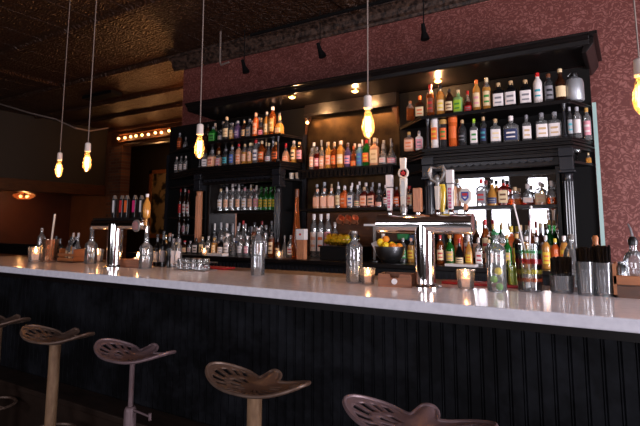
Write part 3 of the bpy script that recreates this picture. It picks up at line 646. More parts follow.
crowd(314, 397, 6.6, lambda x: 142-(x-314)*.03, 4.845, PW, 'rear row, middle upper shelf', 'rear bottles on the middle upper shelf', 5.4, 5, 1.982)
crowd(317, 398, 6.6, lambda x: 183, 4.845, PW, 'rear row, middle lower shelf', 'rear bottles on the middle lower shelf', 5.4, 4, 1.546)
crowd(215, 258, 6.0, lambda x: 185, 4.84, PW[1:4]+PW[5:6], 'rear row, left mirror shelf', 'rear bottles on the left mirror shelf', 4.8, 4, ZS)
crowd(205, 277, 6.6, lambda x: 145-(x-205)*.09, 4.75, PW+[('smoke',0,'grey','tan','grey')], 'rear row, left second shelf', 'rear bottles on the left second shelf', 5.2, 5, Z2)
crowd(208, 282, 6.8, lambda x: 126-(x-208)*.17, 4.76, PW+[('smoke',0,'grey','tan','grey'),('brown',0,'tan','grey','black')], 'rear row, left top shelf', 'rear bottles on the left top shelf', 5.2, 5, Z1)
row([(314,214,7,'tall','clear',0,'white','peach','white'),(321,214,7,'tall','clear',0,'white','orange','white'),(328,213.5,7,'tall','peach',.5,'pink','white','white'),(335,222,6.5,'round','clear',0,'cream','peach','white')],
 4.74, ZC, 'counter below middle shelves', 'pale bottles below the middle shelves')
row([(403,238,7,'round','clear',0,'green','white','silver'),(411,238,7,'round','gold',.7,'yellow','red','peach')], 4.55, ZC, 'behind the large tap column', 'mixers beside the fruit bowl')
p = P(297, 189, 4.42); bottle(p.x, 4.42, ZC, p.z-ZC, .055, 'slender', 'amber', .98, None, None, 'brown', 'very tall with a thin neck on the left back counter', None)
q = P(302, 229, 4.33)
t = thing('tall_carton', 'tall narrow carton with white top and red mark beside the very tall bottle', 'carton', (q.x, 4.33, ZC))
MB().box((-.045, -.03, 0), (.045, .03, q.z-ZC-.11)).build('carton_body', M['tanwood'], t, bevel=.003)
MB().box((-.05, -.034, q.z-ZC-.11), (.05, .034, q.z-ZC)).build('carton_lid', M['white'], t, bevel=.003)
MB().lathe([(.012, -.001), (.012, .001)], 16).build('red_mark', M['redprint'], t).matrix_local = Matrix.Translation((0, -.035, q.z-ZC-.055)) @ Matrix.Rotation(PI/2, 4, 'X')
# steel growler, cups, wine glass in the niches
p = P(575, 97, 4.62); t = thing('growler', 'brushed steel swing-top growler at the right end of the top shelf', 'growler', (p.x-.0, 4.62, Z1))
MB().lathe([(.064, 0), (.072, .01), (.072, .15), (.063, .185), (.03, .205), (.022, .215)], 28).build('flask_body', mat('matte_aluminium', hexc(176, 178, 182), .42, .65), t)
MB().lathe([(.018, .215), (.022, .222), (.02, .245), (.008, .25)], 14).build('stopper', M['black'], t)
MB().tube([(-.02, 0, .205), (-.045, 0, .225), (-.02, 0, .25), (.02, 0, .245), (.03, 0, .205)], .003, 6).build('wire_bail', M['steel'], t)
for k, px in enumerate((291.5, 298)):
    p = P(px, 178, 4.74); tag(MB().lathe([(.02, 0), (.027, .004), (.031, .075), (.028, .075), (.025, .008), (.001, .008)], 18, cap=False).build('cup', M['offwhite']), ('left' if k == 0 else 'right')+' of two small white cups in the left cabinet niche', 'cup', 'white cups in the niche').location = (p.x, 4.74, ZM+.001)
p = P(578, 160, 4.70); tag(MB().lathe([(.026, 0), (.026, .003), (.004, .008), (.004, .06), (.028, .08), (.033, .11), (.03, .14)], 18, cap=False).build('wine_glass', M['clear']), 'small stemmed glass in the right cabinet niche', 'glass').location = (p.x, 4.66, ZM)
p = P(588, 150, 4.78); bottle(p.x, 4.78, ZM, .085, .022, 'squat', 'gold', .5, None, None, 'cream', 'tiny, beside the stemmed glass in the right niche', None)
for k in range(3):
    x, z = P(338+k*7, 215, 4.7).x, 1.40
    t = thing('copper_mug', '%s of three copper mugs hanging under the middle shelf' % ('leftmost', 'middle', 'rightmost')[k], 'mug', (x, 4.72, z), 0, 'hanging copper mugs')
    t.rotation_euler = (.5, .9, 0)
    MB().lathe([(.03, 0), (.038, .006), (.038, .075), (.035, .075), (.035, .01), (.001, .01)], 18, cap=False).build('mug_body', M['copper'], t)
    MB().tube([(.036, 0, .015), (.06, 0, .025), (.062, 0, .05), (.036, 0, .065)], .004, 6).build('mug_handle', M['copper'], t)
# register drawer box and lemon tub
bx = P(342, 252, 4.42)
t = thing('black_box', 'black slatted box on the back counter carrying the lemon tub', 'box', (bx.x, 4.5, ZC))
MB().box((-.24, -.12, 0), (.22, .15, .125)).build('box_body', M['blackmatte'], t, bevel=.006)
MB().box((-.25, -.13, .125), (.23, .16, .14)).build('lid', M['black'], t, bevel=.004)
t = thing('fruit_tub', 'clear tub lying on the black box and filled with lemons', 'tub', (bx.x-.20, 4.44, ZC+.205)); t.rotation_euler = (0, PI/2, 0)
MB().lathe([(.058, 0), (.062, .01), (.062, .27), (.05, .30), (.05, .32)], 24, cap=False).build('tub_wall', M['clear'], t)
MB().lathe([(.054, .322), (.054, .365)], 24).build('lid', M['clear'], t)
for k in range(9):
    xx = bx.x-.17+(k//2)*.066; zz = ZC+.205+(.022 if k % 2 else -.022); yy = 4.44+(.018 if k % 2 else -.02)
    o = tag(MB().sphere((0, 0, 0), .031, 14, 8, sz=1.15).build('lemon', M['lemon']), 'whole yellow lemon packed in the clear tub on the black box', 'lemon', 'lemons in the tub'); o.location = (xx, yy, zz); o.rotation_euler = (0, PI/2, 0)
# steel bowl of citrus
fb = P(388, 262, 4.35)
t = thing('fruit_bowl', 'round polished steel bowl of citrus fruit on the back counter', 'bowl', (fb.x, 4.40, ZC))
MB().lathe([(.04, 0), (.065, .006), (.105, .035), (.130, .08), (.140, .13), (.143, .15), (.138, .15), (.125, .085), (.10, .045), (.05, .014), (.001, .012)], 32, cap=False).build('bowl_shell', M['steel'], t)
fr = [(-.075, .0, .15, 'orange'), (-.02, -.05, .155, 'lemon'), (.05, -.04, .15, 'orange'), (.085, .02, .148, 'orange'), (.0, .04, .155, 'lemon'), (-.085, -.03, .185, 'lemon'), (-.04, .0, .215, 'orange'), (.03, .07, .14, 'lime')]
fl = ['orange at the left rim of the steel bowl', 'lemon at the front of the steel bowl', 'orange at the front right of the steel bowl', 'orange at the right rim of the steel bowl', 'lemon in the middle of the steel bowl', 'lemon leaning over the left rim of the bowl', 'orange on top of the pile in the bowl', 'lime at the rear of the steel bowl']
for (x, y, z, k), l_ in zip(fr, fl):
    o = tag(MB().sphere((0, 0, 0), .034, 14, 8, sz=1.0 if k == 'orange' else 1.15).build(k, M[k]), l_, 'fruit', 'citrus in the steel bowl'); o.location = (fb.x+x, 4.40+y, ZC+z)
o = tag(MB().prism_y([(-.05, 0), (.05, 0), (.06, .05), (.0, .075), (-.06, .06)], -.03, .03).build('snack_bag', M['greenbag'], bevel=.01), 'green wrapped bag behind the fruit bowl', 'bag'); o.location = (fb.x+.06, 4.58, ZC+.21)
o = tag(MB().prism_y([(-.06, 0), (.06, 0), (.06, .04), (.0, .055), (-.05, .04)], -.03, .03).build('snack_bag', M['bluebag'], bevel=.01), 'blue wrapped bag behind the fruit bowl, beside the green one', 'bag'); o.location = (fb.x+.13, 4.66, ZC+.20)
tag(MB().box((-.16, -.06, 0), (.16, .06, .19)).build('dark_crate', M['blackmatte'], bevel=.005), 'dark box behind the fruit bowl supporting the wrapped bags', 'box').location = (fb.x+.10, 4.63, ZC)
# payment terminal on its arm
pt = P(373, 252, 4.38)
t = thing('tablet_stand', 'pale upright tablet stand with a hanging card left of the fruit bowl', 'stand', (pt.x, 4.42, ZC))
MB().lathe([(.06, 0), (.06, .012), (.02, .02)], 18).build('base', M['black'], t)
MB().box((-.012, -.01, .02), (.012, .01, .36)).build('pole', M['silvergrey'], t)
MB().box((-.11, -.012, .34), (.015, .012, .36)).build('arm', M['white'], t)
MB().tube([(.06, 0, .36), (.085, 0, .30), (.09, 0, .22), (.07, 0, .14)], [.012, .018, .018, .01], 10).build('handset', M['offwhite'], t)
c = MB().box((-.03, -.004, -.065), (.03, .004, .065)).build('card', M['white'], t); c.location = (.035, -.03, .13); c.rotation_euler = (0, -.5, 0)
# folded papers and small candle on the back counter
tag(MB().box((-.13, -.05, 0), (.13, .05, .022)).build('paper_stack', M['white'], bevel=.003), 'white paper stack on the back counter behind the tap columns', 'paper').location = (P(462, 262, 4.32).x, 4.30, ZC)
tag(MB().box((-.12, -.05, 0), (.12, .05, .03)).build('paper_stack', M['white'], bevel=.003), 'white paper stack on the left stretch of the back counter', 'paper').location = (P(219, 251, 4.32).x, 4.30, ZC)

# ------------------------------------------------------------------ front bar
BT = 1.07
t = thing('bar_counter', 'long bar with polished pale stone top and black beadboard front', 'counter', (0, 0, 0))
MB().box((-9.2, 1.8, BT-.042), (2.4, 2.40, BT)).build('stone_top', M['quartz'], t, bevel=.005)
MB().box((-9.2, 2.40, BT-.06), (2.4, 2.62, BT-.001)).build('rear_ledge', M['browntrim'], t, bevel=.004)
mb = MB().box((-9.2, 2.02, 0), (2.4, 2.12, BT-.042))
x = -9.2
while x < 2.35:                                    # beaded boards
    w = .0508; pts = [(x, 2.02), (x, 2.014), (x+.003, 2.006), (x+w-.011, 2.006), (x+w-.009, 2.012), (x+w-.007, 2.005), (x+w-.004, 2.005), (x+w-.002, 2.012), (x+w, 2.014), (x+w, 2.02)]
    mb.prism(pts, .0, BT-.05); x += w
mb.build('beadboard_front', M['beadboard'], t)
MB().box((-9.2, 1.97, BT-.10), (2.4, 2.006, BT-.042)).build('apron_rail', M['blackwood'], t)
MB().box((-9.2, 1.83, 0), (2.4, 2.0, .30)).box((-9.2, 1.815, .30), (2.4, 2.0, .335)).build('foot_ledge', M['floor'], t, bevel=.006)
tag(MB().box((-.55, -.055, 0), (.55, .055, .012)).build('bar_mat', M['red'], bevel=.003), 'red rubber bar mat on the rear ledge left of the tall clear bottle', 'mat').location = (-2.75, 2.455, BT+.0)
tag(MB().box((-.18, -.05, 0), (.18, .05, .012)).build('bar_mat', M['red'], bevel=.003), 'red rubber bar mat on the rear ledge behind the tap candle', 'mat').location = (-.62, 2.455, BT+.0)

def candle_flame(parent, x, y, z, e=.4):
    MB().lathe([(.001, 0), (.006, .008), (.007, .014), (.004, .024), (.0008, .034)], 10, (x, y, z)).build('flame', M['flame'], parent)
    l = point('candle_light', (0, 0, 0), e, (1, .5, .2), .008); l.parent = parent; l.location = (x, y, z+.02)
def votive(p, label, s=1.0, group='votive candles on the bar'):
    t = thing('votive_candle', label, 'candle', (p.x, p.y, BT), 0, group); t.scale = (s, s, s)
    MB().lathe([(.026, 0), (.030, .004), (.037, .075), (.034, .075), (.028, .010), (.001, .010)], 24, cap=False).build('glass_cup', M['voltive'], t)
    MB().lathe([(.026, .011), (.030, .042), (.001, .040)], 20).build('wax', M['wax'], t)
    candle_flame(t, 0, 0, .044)
votive(PZ(368, 284, BT), 'lit votive candle between the clear bottle and the wooden crate', 1.0)
votive(PZ(466, 289, BT), 'lit votive candle in tapered glass just right of the large tap', 1.12)
votive(PZ(97, 262, BT), 'lit votive candle beside the clear bottle at the left tap', 1.3)
p = P(271, 256, 4.28); 
t = thing('votive_candle', 'lit votive candle on the back counter among the left bottles', 'candle', (P(315-1, 250, 4.3).x-.43, 4.29, ZC)); t.scale = (1.3,)*3
MB().lathe([(.026, 0), (.030, .004), (.034, .06), (.031, .06), (.026, .010), (.001, .010)], 24, cap=False).build('glass_cup', M['voltive'], t)
candle_flame(t, 0, 0, .02)
t = thing('votive_candle', 'lit votive candle on the back counter near the far left bottles', 'candle', (P(205, 250, 4.3).x, 4.29, ZC)); t.scale = (1.5,)*3
MB().lathe([(.026, 0), (.030, .004), (.034, .06), (.031, .06), (.026, .010), (.001, .010)], 24, cap=False).build('glass_cup', M['voltive'], t)
candle_flame(t, 0, 0, .02, 2)
def crate(p, w, d, h, rz, label, holes=False):
    t = thing('wooden_crate', label, 'crate', (p.x, p.y, BT), rz)
    MB().box((-w/2, -d/2, 0), (w/2, d/2, .008)).build('bottom', M['crate'], t)
    a = MB().prism_y([(-w/2, .008), (w/2, .008), (w/2, h), (w*.16, h), (w*.12, h*.72), (-w*.12, h*.72), (-w*.16, h), (-w/2, h)], -d/2, -d/2+.008); a.build('front_board', M['crate'], t)
    MB().box((-w/2, d/2-.008, .008), (w/2, d/2, h)).build('back_board', M['crate'], t)
    for s in (-1, 1): MB().box((s*w/2-(.008 if s > 0 else 0), -d/2+.008, .008), (s*w/2+(0 if s > 0 else .008), d/2-.008, h)).build('side_board', M['crate'], t)
    return t
t = crate(PZ(397, 286, BT), .15, .11, .058, .2, 'small brown wooden crate with round white badge beside the large tap')
b = MB().lathe([(.013, 0), (.013, .003)], 20).build('badge', M['white'], t); b.location = (0, -.056, .026); b.rotation_euler = (PI/2, 0, 0)
# long wooden candle block by the left tap
p = PZ(125, 268, BT)
t = thing('candle_block', 'wooden block candle holder with lit flame by the left tap', 'candle', (p.x, p.y+.06, BT), .15)
MB().box((-.13, -.035, 0), (.11, .035, .055)).build('block', M['crate'], t, bevel=.004)
MB().lathe([(.026, .056), (.026, .066)], 18, (.04, 0, 0)).build('wax', M['wax'], t); candle_flame(t, .04, 0, .067, 1.4)
# clear water bottles
def water_bottle(px, py, topy, w, label, rim='cap', b=.72):
    p = PZ(px, py, BT); top = P(px, topy, p.y).z-BT; r = w*depth(p)/FPX/2; h = top
    t = thing('water_bottle', label, 'bottle', (p.x, p.y+r*.6, BT), 0, 'clear water bottles along the bar')
    MB().lathe([(r*.9, 0), (r, .01), (r, h*(b-.04)), (r*.94, h*b), (r*.70, h*(b+.04)), (r*.38, h*(b+.09)), (r*.32, h*.92), (r*.36, h*.93), (r*.36, h*.95)], 28).build('glass_body', M['water'], t)
    MB().lathe([(r*.36, h*.95), (r*.40, h*.965), (r*.36, h)], 14).build('stopper', M['silvergrey'] if rim == 'cap' else M['greenbag'], t)
    MB().tube([(-r*.4, 0, h*.90), (-r*.75, 0, h*.93), (-r*.5, 0, h), (r*.3, 0, h*.99), (r*.5, 0, h*.90)], .0018, 6).build('wire_bail', M['steel'], t)
    return t
water_bottle(255, 276, 228, 14, 'clear glass water bottle alone at the middle of the bar', b=.76)
water_bottle(352, 283, 231, 17, 'clear glass water bottle just left of the votive and crate')
tb = water_bottle(496, 292, 232, 19, 'tall clear bottle holding lime pieces left of the mixing glass', 'g')
water_bottle(142, 269, 226, 13, 'clear long-necked water bottle right of the wooden candle block', b=.52)
water_bottle(87, 264, 227, 12, 'clear long-necked water bottle left of the left tap column', b=.54)
water_bottle(38, 258, 228, 7, 'clear narrow bottle at the far left end of the bar')
for k, (dx, dz, c, l) in enumerate([(-.012, .05, 'lime', 'lime wedge low inside the tall clear bottle'), (.008, .085, 'lemon', 'lemon wedge high inside the tall clear bottle'), (.01, .02, 'lime', 'lime wedge at the bottom of the tall clear bottle')]):
    o = tag(MB().sphere((0, 0, 0), .016, 12, 8).build(c+'_wedge', M[c]), l, 'fruit', 'fruit in the tall clear bottle'); o.location = tb.location+Vector((dx, 0, dz))
# fruit jar to its right
p = PZ(511, 288, BT)
t = thing('garnish_jar', 'small clear jar of green garnish behind the tall clear bottle', 'jar', (p.x, p.y+.05, BT))
MB().lathe([(.022, 0), (.024, .004), (.024, .11), (.021, .12)], 20, cap=False).build('glass_body', M['clear'], t)
MB().lathe([(.02, .005), (.021, .09), (.001, .1)], 14).build('garnish', mat('lime_flesh', hexc(170, 180, 70), .5), t)
# mixing glass with coloured bands and two spoons
p = PZ(529, 292, BT)
t = thing('mixing_glass', 'mixing glass with green, red, yellow and orange bands holding bar spoons', 'glass', (p.x, p.y+.03, BT))
R0 = .056
MB().lathe([(R0*.8, 0), (R0*.86, .004), (R0, .20), (R0*.95, .20), (R0*.8, .008), (.001, .008)], 32, cap=False).build('glass_body', M['clear'], t)
for nm, z, hh, mm in (('green_band', .162, .012, thin_glass('green_band_glass', (.4, .8, .5, 1), .5, .3, hexc(60, 150, 90))), ('red_band', .118, .020, thin_glass('red_band_glass', (.9, .3, .3, 1), .5, .3, hexc(190, 40, 50))), ('yellow_band', .076, .018, thin_glass('yellow_band_glass', (.9, .85, .3, 1), .5, .3, hexc(200, 180, 60))), ('orange_band', .044, .014, thin_glass('orange_band_glass', (.95, .5, .3, 1), .5, .3, hexc(220, 90, 50)))):
    rr = R0*(.86+.14*z/.2)+.0012; b = MB().lathe([(rr, z), (rr+.001, z+hh)], 32, cap=False).build(nm, mm, t)
for k, (px, py, q) in enumerate([(514, 205, -.0), (531, 207, 0)]):
    top = P(px, py, p.y+.05); bot = Vector((p.x+(.012 if k == 0 else -.008), p.y+.03+(.02 if k == 0 else .0), BT+.015))
    o = tag(MB().tube([Vector((0, 0, 0)), (top-bot)*.5, top-bot], .0034, 6).sphere(top-bot, .006, 10, 6).tube([Vector((0, 0, -.002)), Vector((0, 0, .02))], [.006, .009], 8).build('bar_spoon', M['white']),
            ('long steel bar spoon leaning left out of the mixing glass', 'long steel bar spoon standing upright in the mixing glass')[k], 'spoon', 'bar spoons'); o.location = bot
# glasses full of black straws
def straw_glass(px, py, topy, rimy, w, label, n, lab2):
    p = PZ(px, py, BT); r = w*depth(p)/FPX/2; gh = P(px, rimy, p.y).z-BT; sh = P(px, topy, p.y).z-BT
    y = p.y+r
    t = thing('straw_glass', label, 'glass', (p.x, y, BT), 0, 'glasses of black straws')
    MB().lathe([(r*.85, 0), (r*.9, .006), (r, gh), (r*.94, gh), (r*.84, .012), (.001, .012)], 28, cap=False).build('glass_body', M['water'], t)
    me = MB().tube([(0, 0, 0), (0, 0, 1)], .0048, 6).mesh('drinking_straw', M['black'])
    for k in range(n):
        a = k*2.4; rr = r*.78*math.sqrt((k+.5)/n); lean = .02
        o = bpy.data.objects.new('drinking_straw', me); C.objects.link(o); o.location = (p.x+rr*math.cos(a)*.9, y+rr*math.sin(a)*.9, BT+.014)
        o.scale = (1, 1, sh-.014+rnd.uniform(-.01, .004)); o.rotation_euler = (-math.sin(a)*rr*.9, math.cos(a)*rr*.9, 0)
        tag(o, lab2, 'straw', 'straws: '+lab2)
straw_glass(561, 294, 258, 276, 24, 'short glass packed with black straws, leftmost of the straw glasses', 44, 'black straw in the short glass beside the mixing glass')
straw_glass(586, 296, 248, 262, 18, 'tall glass packed with black straws, middle of the straw glasses', 28, 'tall black straw in the middle straw glass')
straw_glass(604, 297, 246, 263, 20, 'tall glass packed with black straws beside the wooden caddy', 32, 'tall black straw in the glass beside the caddy')
# decanter and muddler behind
p = PZ(571, 289, BT)
t = thing('decanter', 'clear round-shouldered decanter standing behind the short straw glass', 'decanter', (p.x, p.y+.12, BT))
MB().lathe([(.036, 0), (.040, .01), (.040, .12), (.034, .16), (.02, .185), (.014, .20), (.014, .215)], 28).build('glass_body', M['water'], t)
MB().lathe([(.012, .215), (.016, .228), (.01, .24)], 14).build('stopper', M['silvergrey'], t)
t = tag(MB().lathe([(.012, 0), (.014, .01), (.010, .10), (.011, .15), (.015, .17), (.012, .175), (.015, .19), (.011, .20), (.014, .225), (.008, .235)], 16).build('muddler', M['orangewood']), 'turned wooden muddler standing upright behind the straws', 'muddler'); t.location = (p.x+.10, p.y+.13, BT)
# wooden caddy with pourer bottle at the right edge
p = PZ(614, 298, BT)
t = thing('bar_caddy', 'honey wood condiment caddy at the right edge of the bar', 'caddy', (p.x, p.y+.02, BT))
MB().box((0, 0, .0), (.34, .15, .01)).build('bottom', M['browntrim'], t)
MB().box((0, 0, .05), (.34, .012, .085)).build('front_board', M['orangewood'], t, bevel=.002)
MB().box((0, .138, .01), (.34, .15, .085)).build('back_board', M['orangewood'], t, bevel=.002)
MB().prism_y([(0, .0), (.012, .0), (.012, .13), (0, .13)], 0, .15).build('side_board', M['orangewood'], t)
MB().box((.012, .0, .01), (.34, .01, .045)).build('lower_board', M['browntrim'], t)
MB().box((.012, .012, .045), (.34, .138, .05)).build('tray', M['browntrim'], t)
q = Vector((p.x+.075, p.y+.08, BT+.051))
t = thing('pourer_bottle', 'clear syrup bottle with black pourer standing in the caddy', 'bottle', q)
MB().lathe([(.034, 0), (.038, .006), (.038, .09), (.03, .115), (.014, .13), (.013, .155)], 24).build('glass_body', M['water'], t)
MB().lathe([(.016, .15), (.018, .17), (.009, .185)], 16).build('pourer_collar', M['black'], t)
MB().tube([(0, 0, .185), (-.004, 0, .215), (-.012, 0, .235)], [.005, .004, .003], 8).build('spout', M['steel'], t)
for k in range(3):
    o = tag(MB().lathe([(.016, 0), (.018, .004), (.018, .065), (.014, .07), (.014, .085)], 14).build('small_jar', [M['clear'], M['steel'], M['clear']][k]), '%s small jar at the left end of the right caddy' % ('front', 'middle', 'rear')[k], 'jar', 'small jars in the caddy')
    o.location = (p.x+.032, p.y+.055+k*.038, BT+.051)
# left caddy with bottles
p = PZ(57, 262, BT)
t = thing('bar_caddy', 'honey wood caddy holding small bottles near the left tap', 'caddy', (p.x, p.y-.0, BT))
wc = (PZ(86, 262, BT)-p).length*.9
MB().box((0, 0, 0), (wc, .13, .01)).build('bottom', M['browntrim'], t)
for zz_ in (.012, .045): MB().box((0, 0, zz_), (wc, .008, zz_+.022)).build('front_slat', M['orangewood'], t, bevel=.002)
MB().box((0, .12, .01), (wc, .13, .07)).build('back_board', M['orangewood'], t, bevel=.002)
for x in (0, wc-.012): MB().box((x, .01, .01), (x+.012, .12, .10)).build('side_board', M['orangewood'], t, bevel=.002)
for k in range(6):
    li = [('clear', 'tan', 'silver'), ('smoke', None, 'black'), ('clear', 'cream', 'silver'), ('gold', 'tan', 'silver'), ('black', 'grey', 'grey'), ('clear', None, 'silver')][k]
    bottle(p.x+.045+k*(wc-.09)/5, p.y+.065, BT+.011, .15+.03*(k % 3), .026, ['round', 'tall', 'bell'][k % 3], li[0], 0, li[1], None, li[2], ORD[k]+' in the left caddy', 'small bottles in the left caddy', 0, 'small_bottle')
# far left: tumbler candle, pink glass with straw, black shaker bottles
p = PZ(45, 262, BT)
t = thing('water_pitcher', 'orange lit glass pitcher at the far left end of the bar', 'pitcher', (p.x, p.y+.03, BT))
MB().lathe([(.05, 0), (.055, .006), (.06, .17), (.056, .17), (.05, .012), (.001, .012)], 24, cap=False).build('glass_body', thin_glass('candle_glow_glass', (.98, .72, .52, 1), .9, .12, (1, .6, .4, 1)), t)  # candle glow put into the glass as an orange tint
a = Vector((p.x, p.y+.03, BT+.02)); b = P(55, 214, p.y+.03)
o = tag(MB().tube([Vector((0, 0, 0)), b-a], .007, 8).build('muddling_stick', M['offwhite']), 'pale striped stick leaning out of the orange pitcher', 'stick'); o.location = a
p = PZ(35, 262, BT)
votive(Vector((p.x, p.y, 0)), 'lit votive candle at the far left end of the bar', 1.5)
for k, px in enumerate((50.5, 54.5)):
    p = PZ(px, 259, BT); bottle(p.x+.03, p.y+.02, BT, .19-.02*k, .033, 'wine', 'black', 0, None, None, 'black', ('left' if k == 0 else 'right')+' of two beside the left caddy', 'black bottles by the left caddy', 0, 'black_bottle')
# items right of the left tap: garnish jar, dark bottles, glass crates
p = PZ(156, 266, BT)
t = thing('garnish_jar', 'jar of pale yellow garnish right of the left tap', 'jar', (p.x, p.y+.04, BT))
MB().lathe([(.035, 0), (.038, .006), (.038, .085), (.034, .09)], 20, cap=False).build('glass_body', M['clear'], t)
MB().sphere((0, 0, .045), .033, 14, 8).build('garnish', mat('pale_lime_flesh', hexc(196, 190, 90), .5), t)
MB().lathe([(.036, .09), (.036, .10)], 20).build('lid', M['black'], t)
for k, (px, ty, w, lab, cap) in enumerate([(158, 234, 6, 'grey', 'black'), (164, 231, 6, 'grey', 'black'), (170, 233, 6, None, 'brown')]):
    p = PZ(px, 263, BT); y = 2.62+.0*k; q = P(px, ty, 2.36)
    bottle(q.x, 2.36, BT, q.z-BT, .026, 'wine', 'black', 0, lab, None, cap, ORD[k]+' of three by the glass rack', 'dark bottles by the glass rack', .3, 'wine_bottle')
p0 = P(174, 266, 2.25)
t = thing('glass_rack', 'low rack of upturned glasses right of the dark bottles', 'rack', (p0.x, 2.25, BT))
wr = P(207, 270, 2.25).x-P(176, 270, 2.25).x
MB().box((0, 0, 0), (wr, .11, .006)).build('tray', M['steel'], t)
MB().tube([(0, 0, .05), (wr, 0, .05), (wr, .11, .05), (0, .11, .05), (0, 0, .05)], .003, 6).build('rail', M['steel'], t)
k = 0
for j in range(2):
    for i in range(int(wr/.055)):
        o = tag(MB().lathe([(.025, 0), (.023, .06), (.019, .064), (.001, .064)], 16, cap=False).build('rocks_glass', M['water']), '%s upturned glass in the %s row of the low rack' % (ORD[i], ('front', 'rear')[j]), 'glass', 'upturned glasses in the rack')
        o.location = (p0.x+.03+i*.055, 2.28+j*.053, BT+.007); k += 1
for k, px in enumerate((172.5, 178)):
    q = P(px, 232, 2.38)
    bottle(q.x+.02, 2.375, BT, .19, .022, 'tall', 'clear', 0, 'white', None, 'grey', ('left' if k == 0 else 'right')+' of two behind the glass rack', 'pale bottles behind the glass rack', .3, 'soda_bottle')

# ------------------------------------------------------------------ beer taps
def handle_bottom(parent, x, z): pass
def faucet(parent, x, z):
    f = MB().lathe([(.012, 0), (.012, .02), (.008, .03)], 12, (x, 0, z)).tube([(x, .03, z-.03), (x, .07, z-.035), (x, .085, z-.07)], [.012, .012, .009], 10).build('faucet', M['chrome'], parent)
tw = PZ(424, 288, BT)
TY = 2.21; zt = 1.355
t = thing('beer_tap', 'large chrome T-shaped beer tap tower with six handles', 'beer tap', (P(424, 223, TY).x, TY, BT))
zl = zt-BT
xa, xb = P(379, 223, TY).x-t.location.x, P(474, 223, TY).x-t.location.x
MB().lathe([(.07, 0), (.07, .008), (.052, .014), (.046, .02), (.046, zl)], 32).build('column', M['chrome'], t)
MB().tube([(xa, 0, zl), (xa+.003, 0, zl), (xb-.003, 0, zl), (xb, 0, zl)], [.040, .046, .046, .040], 32).build('crossbar', M['chrome'], t)
def lx(px): return P(px, 210, TY).x-t.location.x
def zz(py, px): return P(px, py, TY).z-BT
top = zl+.043
for px in (390, 404, 418, 438, 451, 466): faucet(t, lx(px), top)
def hb(poly_w, z0, z1, x, m, name='tap_handle', d=.012):
    return MB().prism_y([(x-poly_w[0], z0), (x+poly_w[0], z0), (x+poly_w[1], z1), (x-poly_w[1], z1)], -d, d).build(name, m, t, bevel=.004)
# white slab handle with pink lettering
x = lx(390); h = hb((.010, .016), top+.02, zz(188, 390), x, M['white']); MB().box((x-.014, -.013, zz(187, 390)), (x+.014, .012, zz(175, 390))).build('top_block', M['white'], h)
def scribble(x, z0, z1, m, parent, w=.006, y=-.0145):
    mb = MB(); n = 6
    for k in range(n):
        z = z0+(z1-z0)*k/n; hh = (z1-z0)/n*.7; s = 1 if k % 2 else -1
        mb.box((x-w, y, z), (x-w*.3, y+.002, z+hh)).box((x-w, y, z+(hh*.7 if s > 0 else 0)), (x+w, y+.002, z+(hh if s > 0 else hh*.3))).box((x+w*.4, y, z), (x+w, y+.002, z+hh*.9))
    mb.build('lettering', m, parent)
scribble(x, zz(208, 390), zz(190, 390), M['pink'], h)
# carved handle with ring emblem
x = lx(404); h = hb((.012, .017), top+.02, zz(178, 404), x, M['offwhite'])
MB().box((x-.008, -.0145, zz(196, 404)), (x+.008, -.011, zz(181, 404))).build('dark_inlay', M['silvergrey'], h)
MB().prism_y([(x-.011, zz(169, 404)), (x+.011, zz(169, 404)), (x+.014, zz(158, 404)), (x-.014, zz(158, 404))], -.01, .01).build('top_block', M['offwhite'], h)
rg = MB(); zc = zz(173, 404)
rg.tube([(x+.022*math.cos(a*PI/8), 0, zc+.022*math.sin(a*PI/8)) for a in range(17)], .006, 8).build('ring_emblem', M['offwhite'], h)
MB().prism_y([(x+(.014 if k % 2 == 0 else .006)*math.sin(k*PI/5), zc+(.014 if k % 2 == 0 else .006)*math.cos(k*PI/5)) for k in range(10)], -.007, .007).build('star', M['redprint'], h)
MB().lathe([(.014, top+.005), (.019, top+.03), (.012, top+.05)], 16, (x, 0, 0)).build('ferrule', M['silvergrey'], h)
# plain wooden paddle
x = lx(418); hb((.020, .020), top+.012, zz(188, 418), x, M['tanwood'], d=.014)
# horned skull style handle over a yellow glass
x = lx(438)+.0; h = hb((.008, .012), top+.02, zz(186, 438), x, M['offwhite'])
zc = zz(176, 438)
hm = MB()
for s in (-1, 1):
    hm.tube([(x, 0, zc-.03), (x+s*.026, 0, zc-.014), (x+s*.037, 0, zc+.014), (x+s*.026, 0, zc+.042), (x+s*.002, 0, zc+.036)], [.008, .010, .012, .009, .004], 10)
hm.sphere((x, 0, zc-.012), .013, 12, 8, sz=1.5); hm.tube([(x, 0, zc-.06), (x, 0, zc-.03)], [.006, .012], 10)
hm.build('horned_emblem', M['silvergrey'], h)
MB().lathe([(.012, zz(212, 438)), (.019, zz(200, 438)), (.021, zz(190, 438)), (.017, zz(184, 438))], 18, (x+.008, .03, 0)).build('yellow_glass', GC['yellow'], h)
x = lx(451); h = hb((.010, .015), top+.02, zz(184, 451), x, M['white']); MB().box((x-.015, -.013, zz(183, 451)), (x+.015, .012, zz(170, 451))).build('top_block', M['white'], h)
scribble(x, zz(208, 451), zz(187, 451), M['pink'], h)
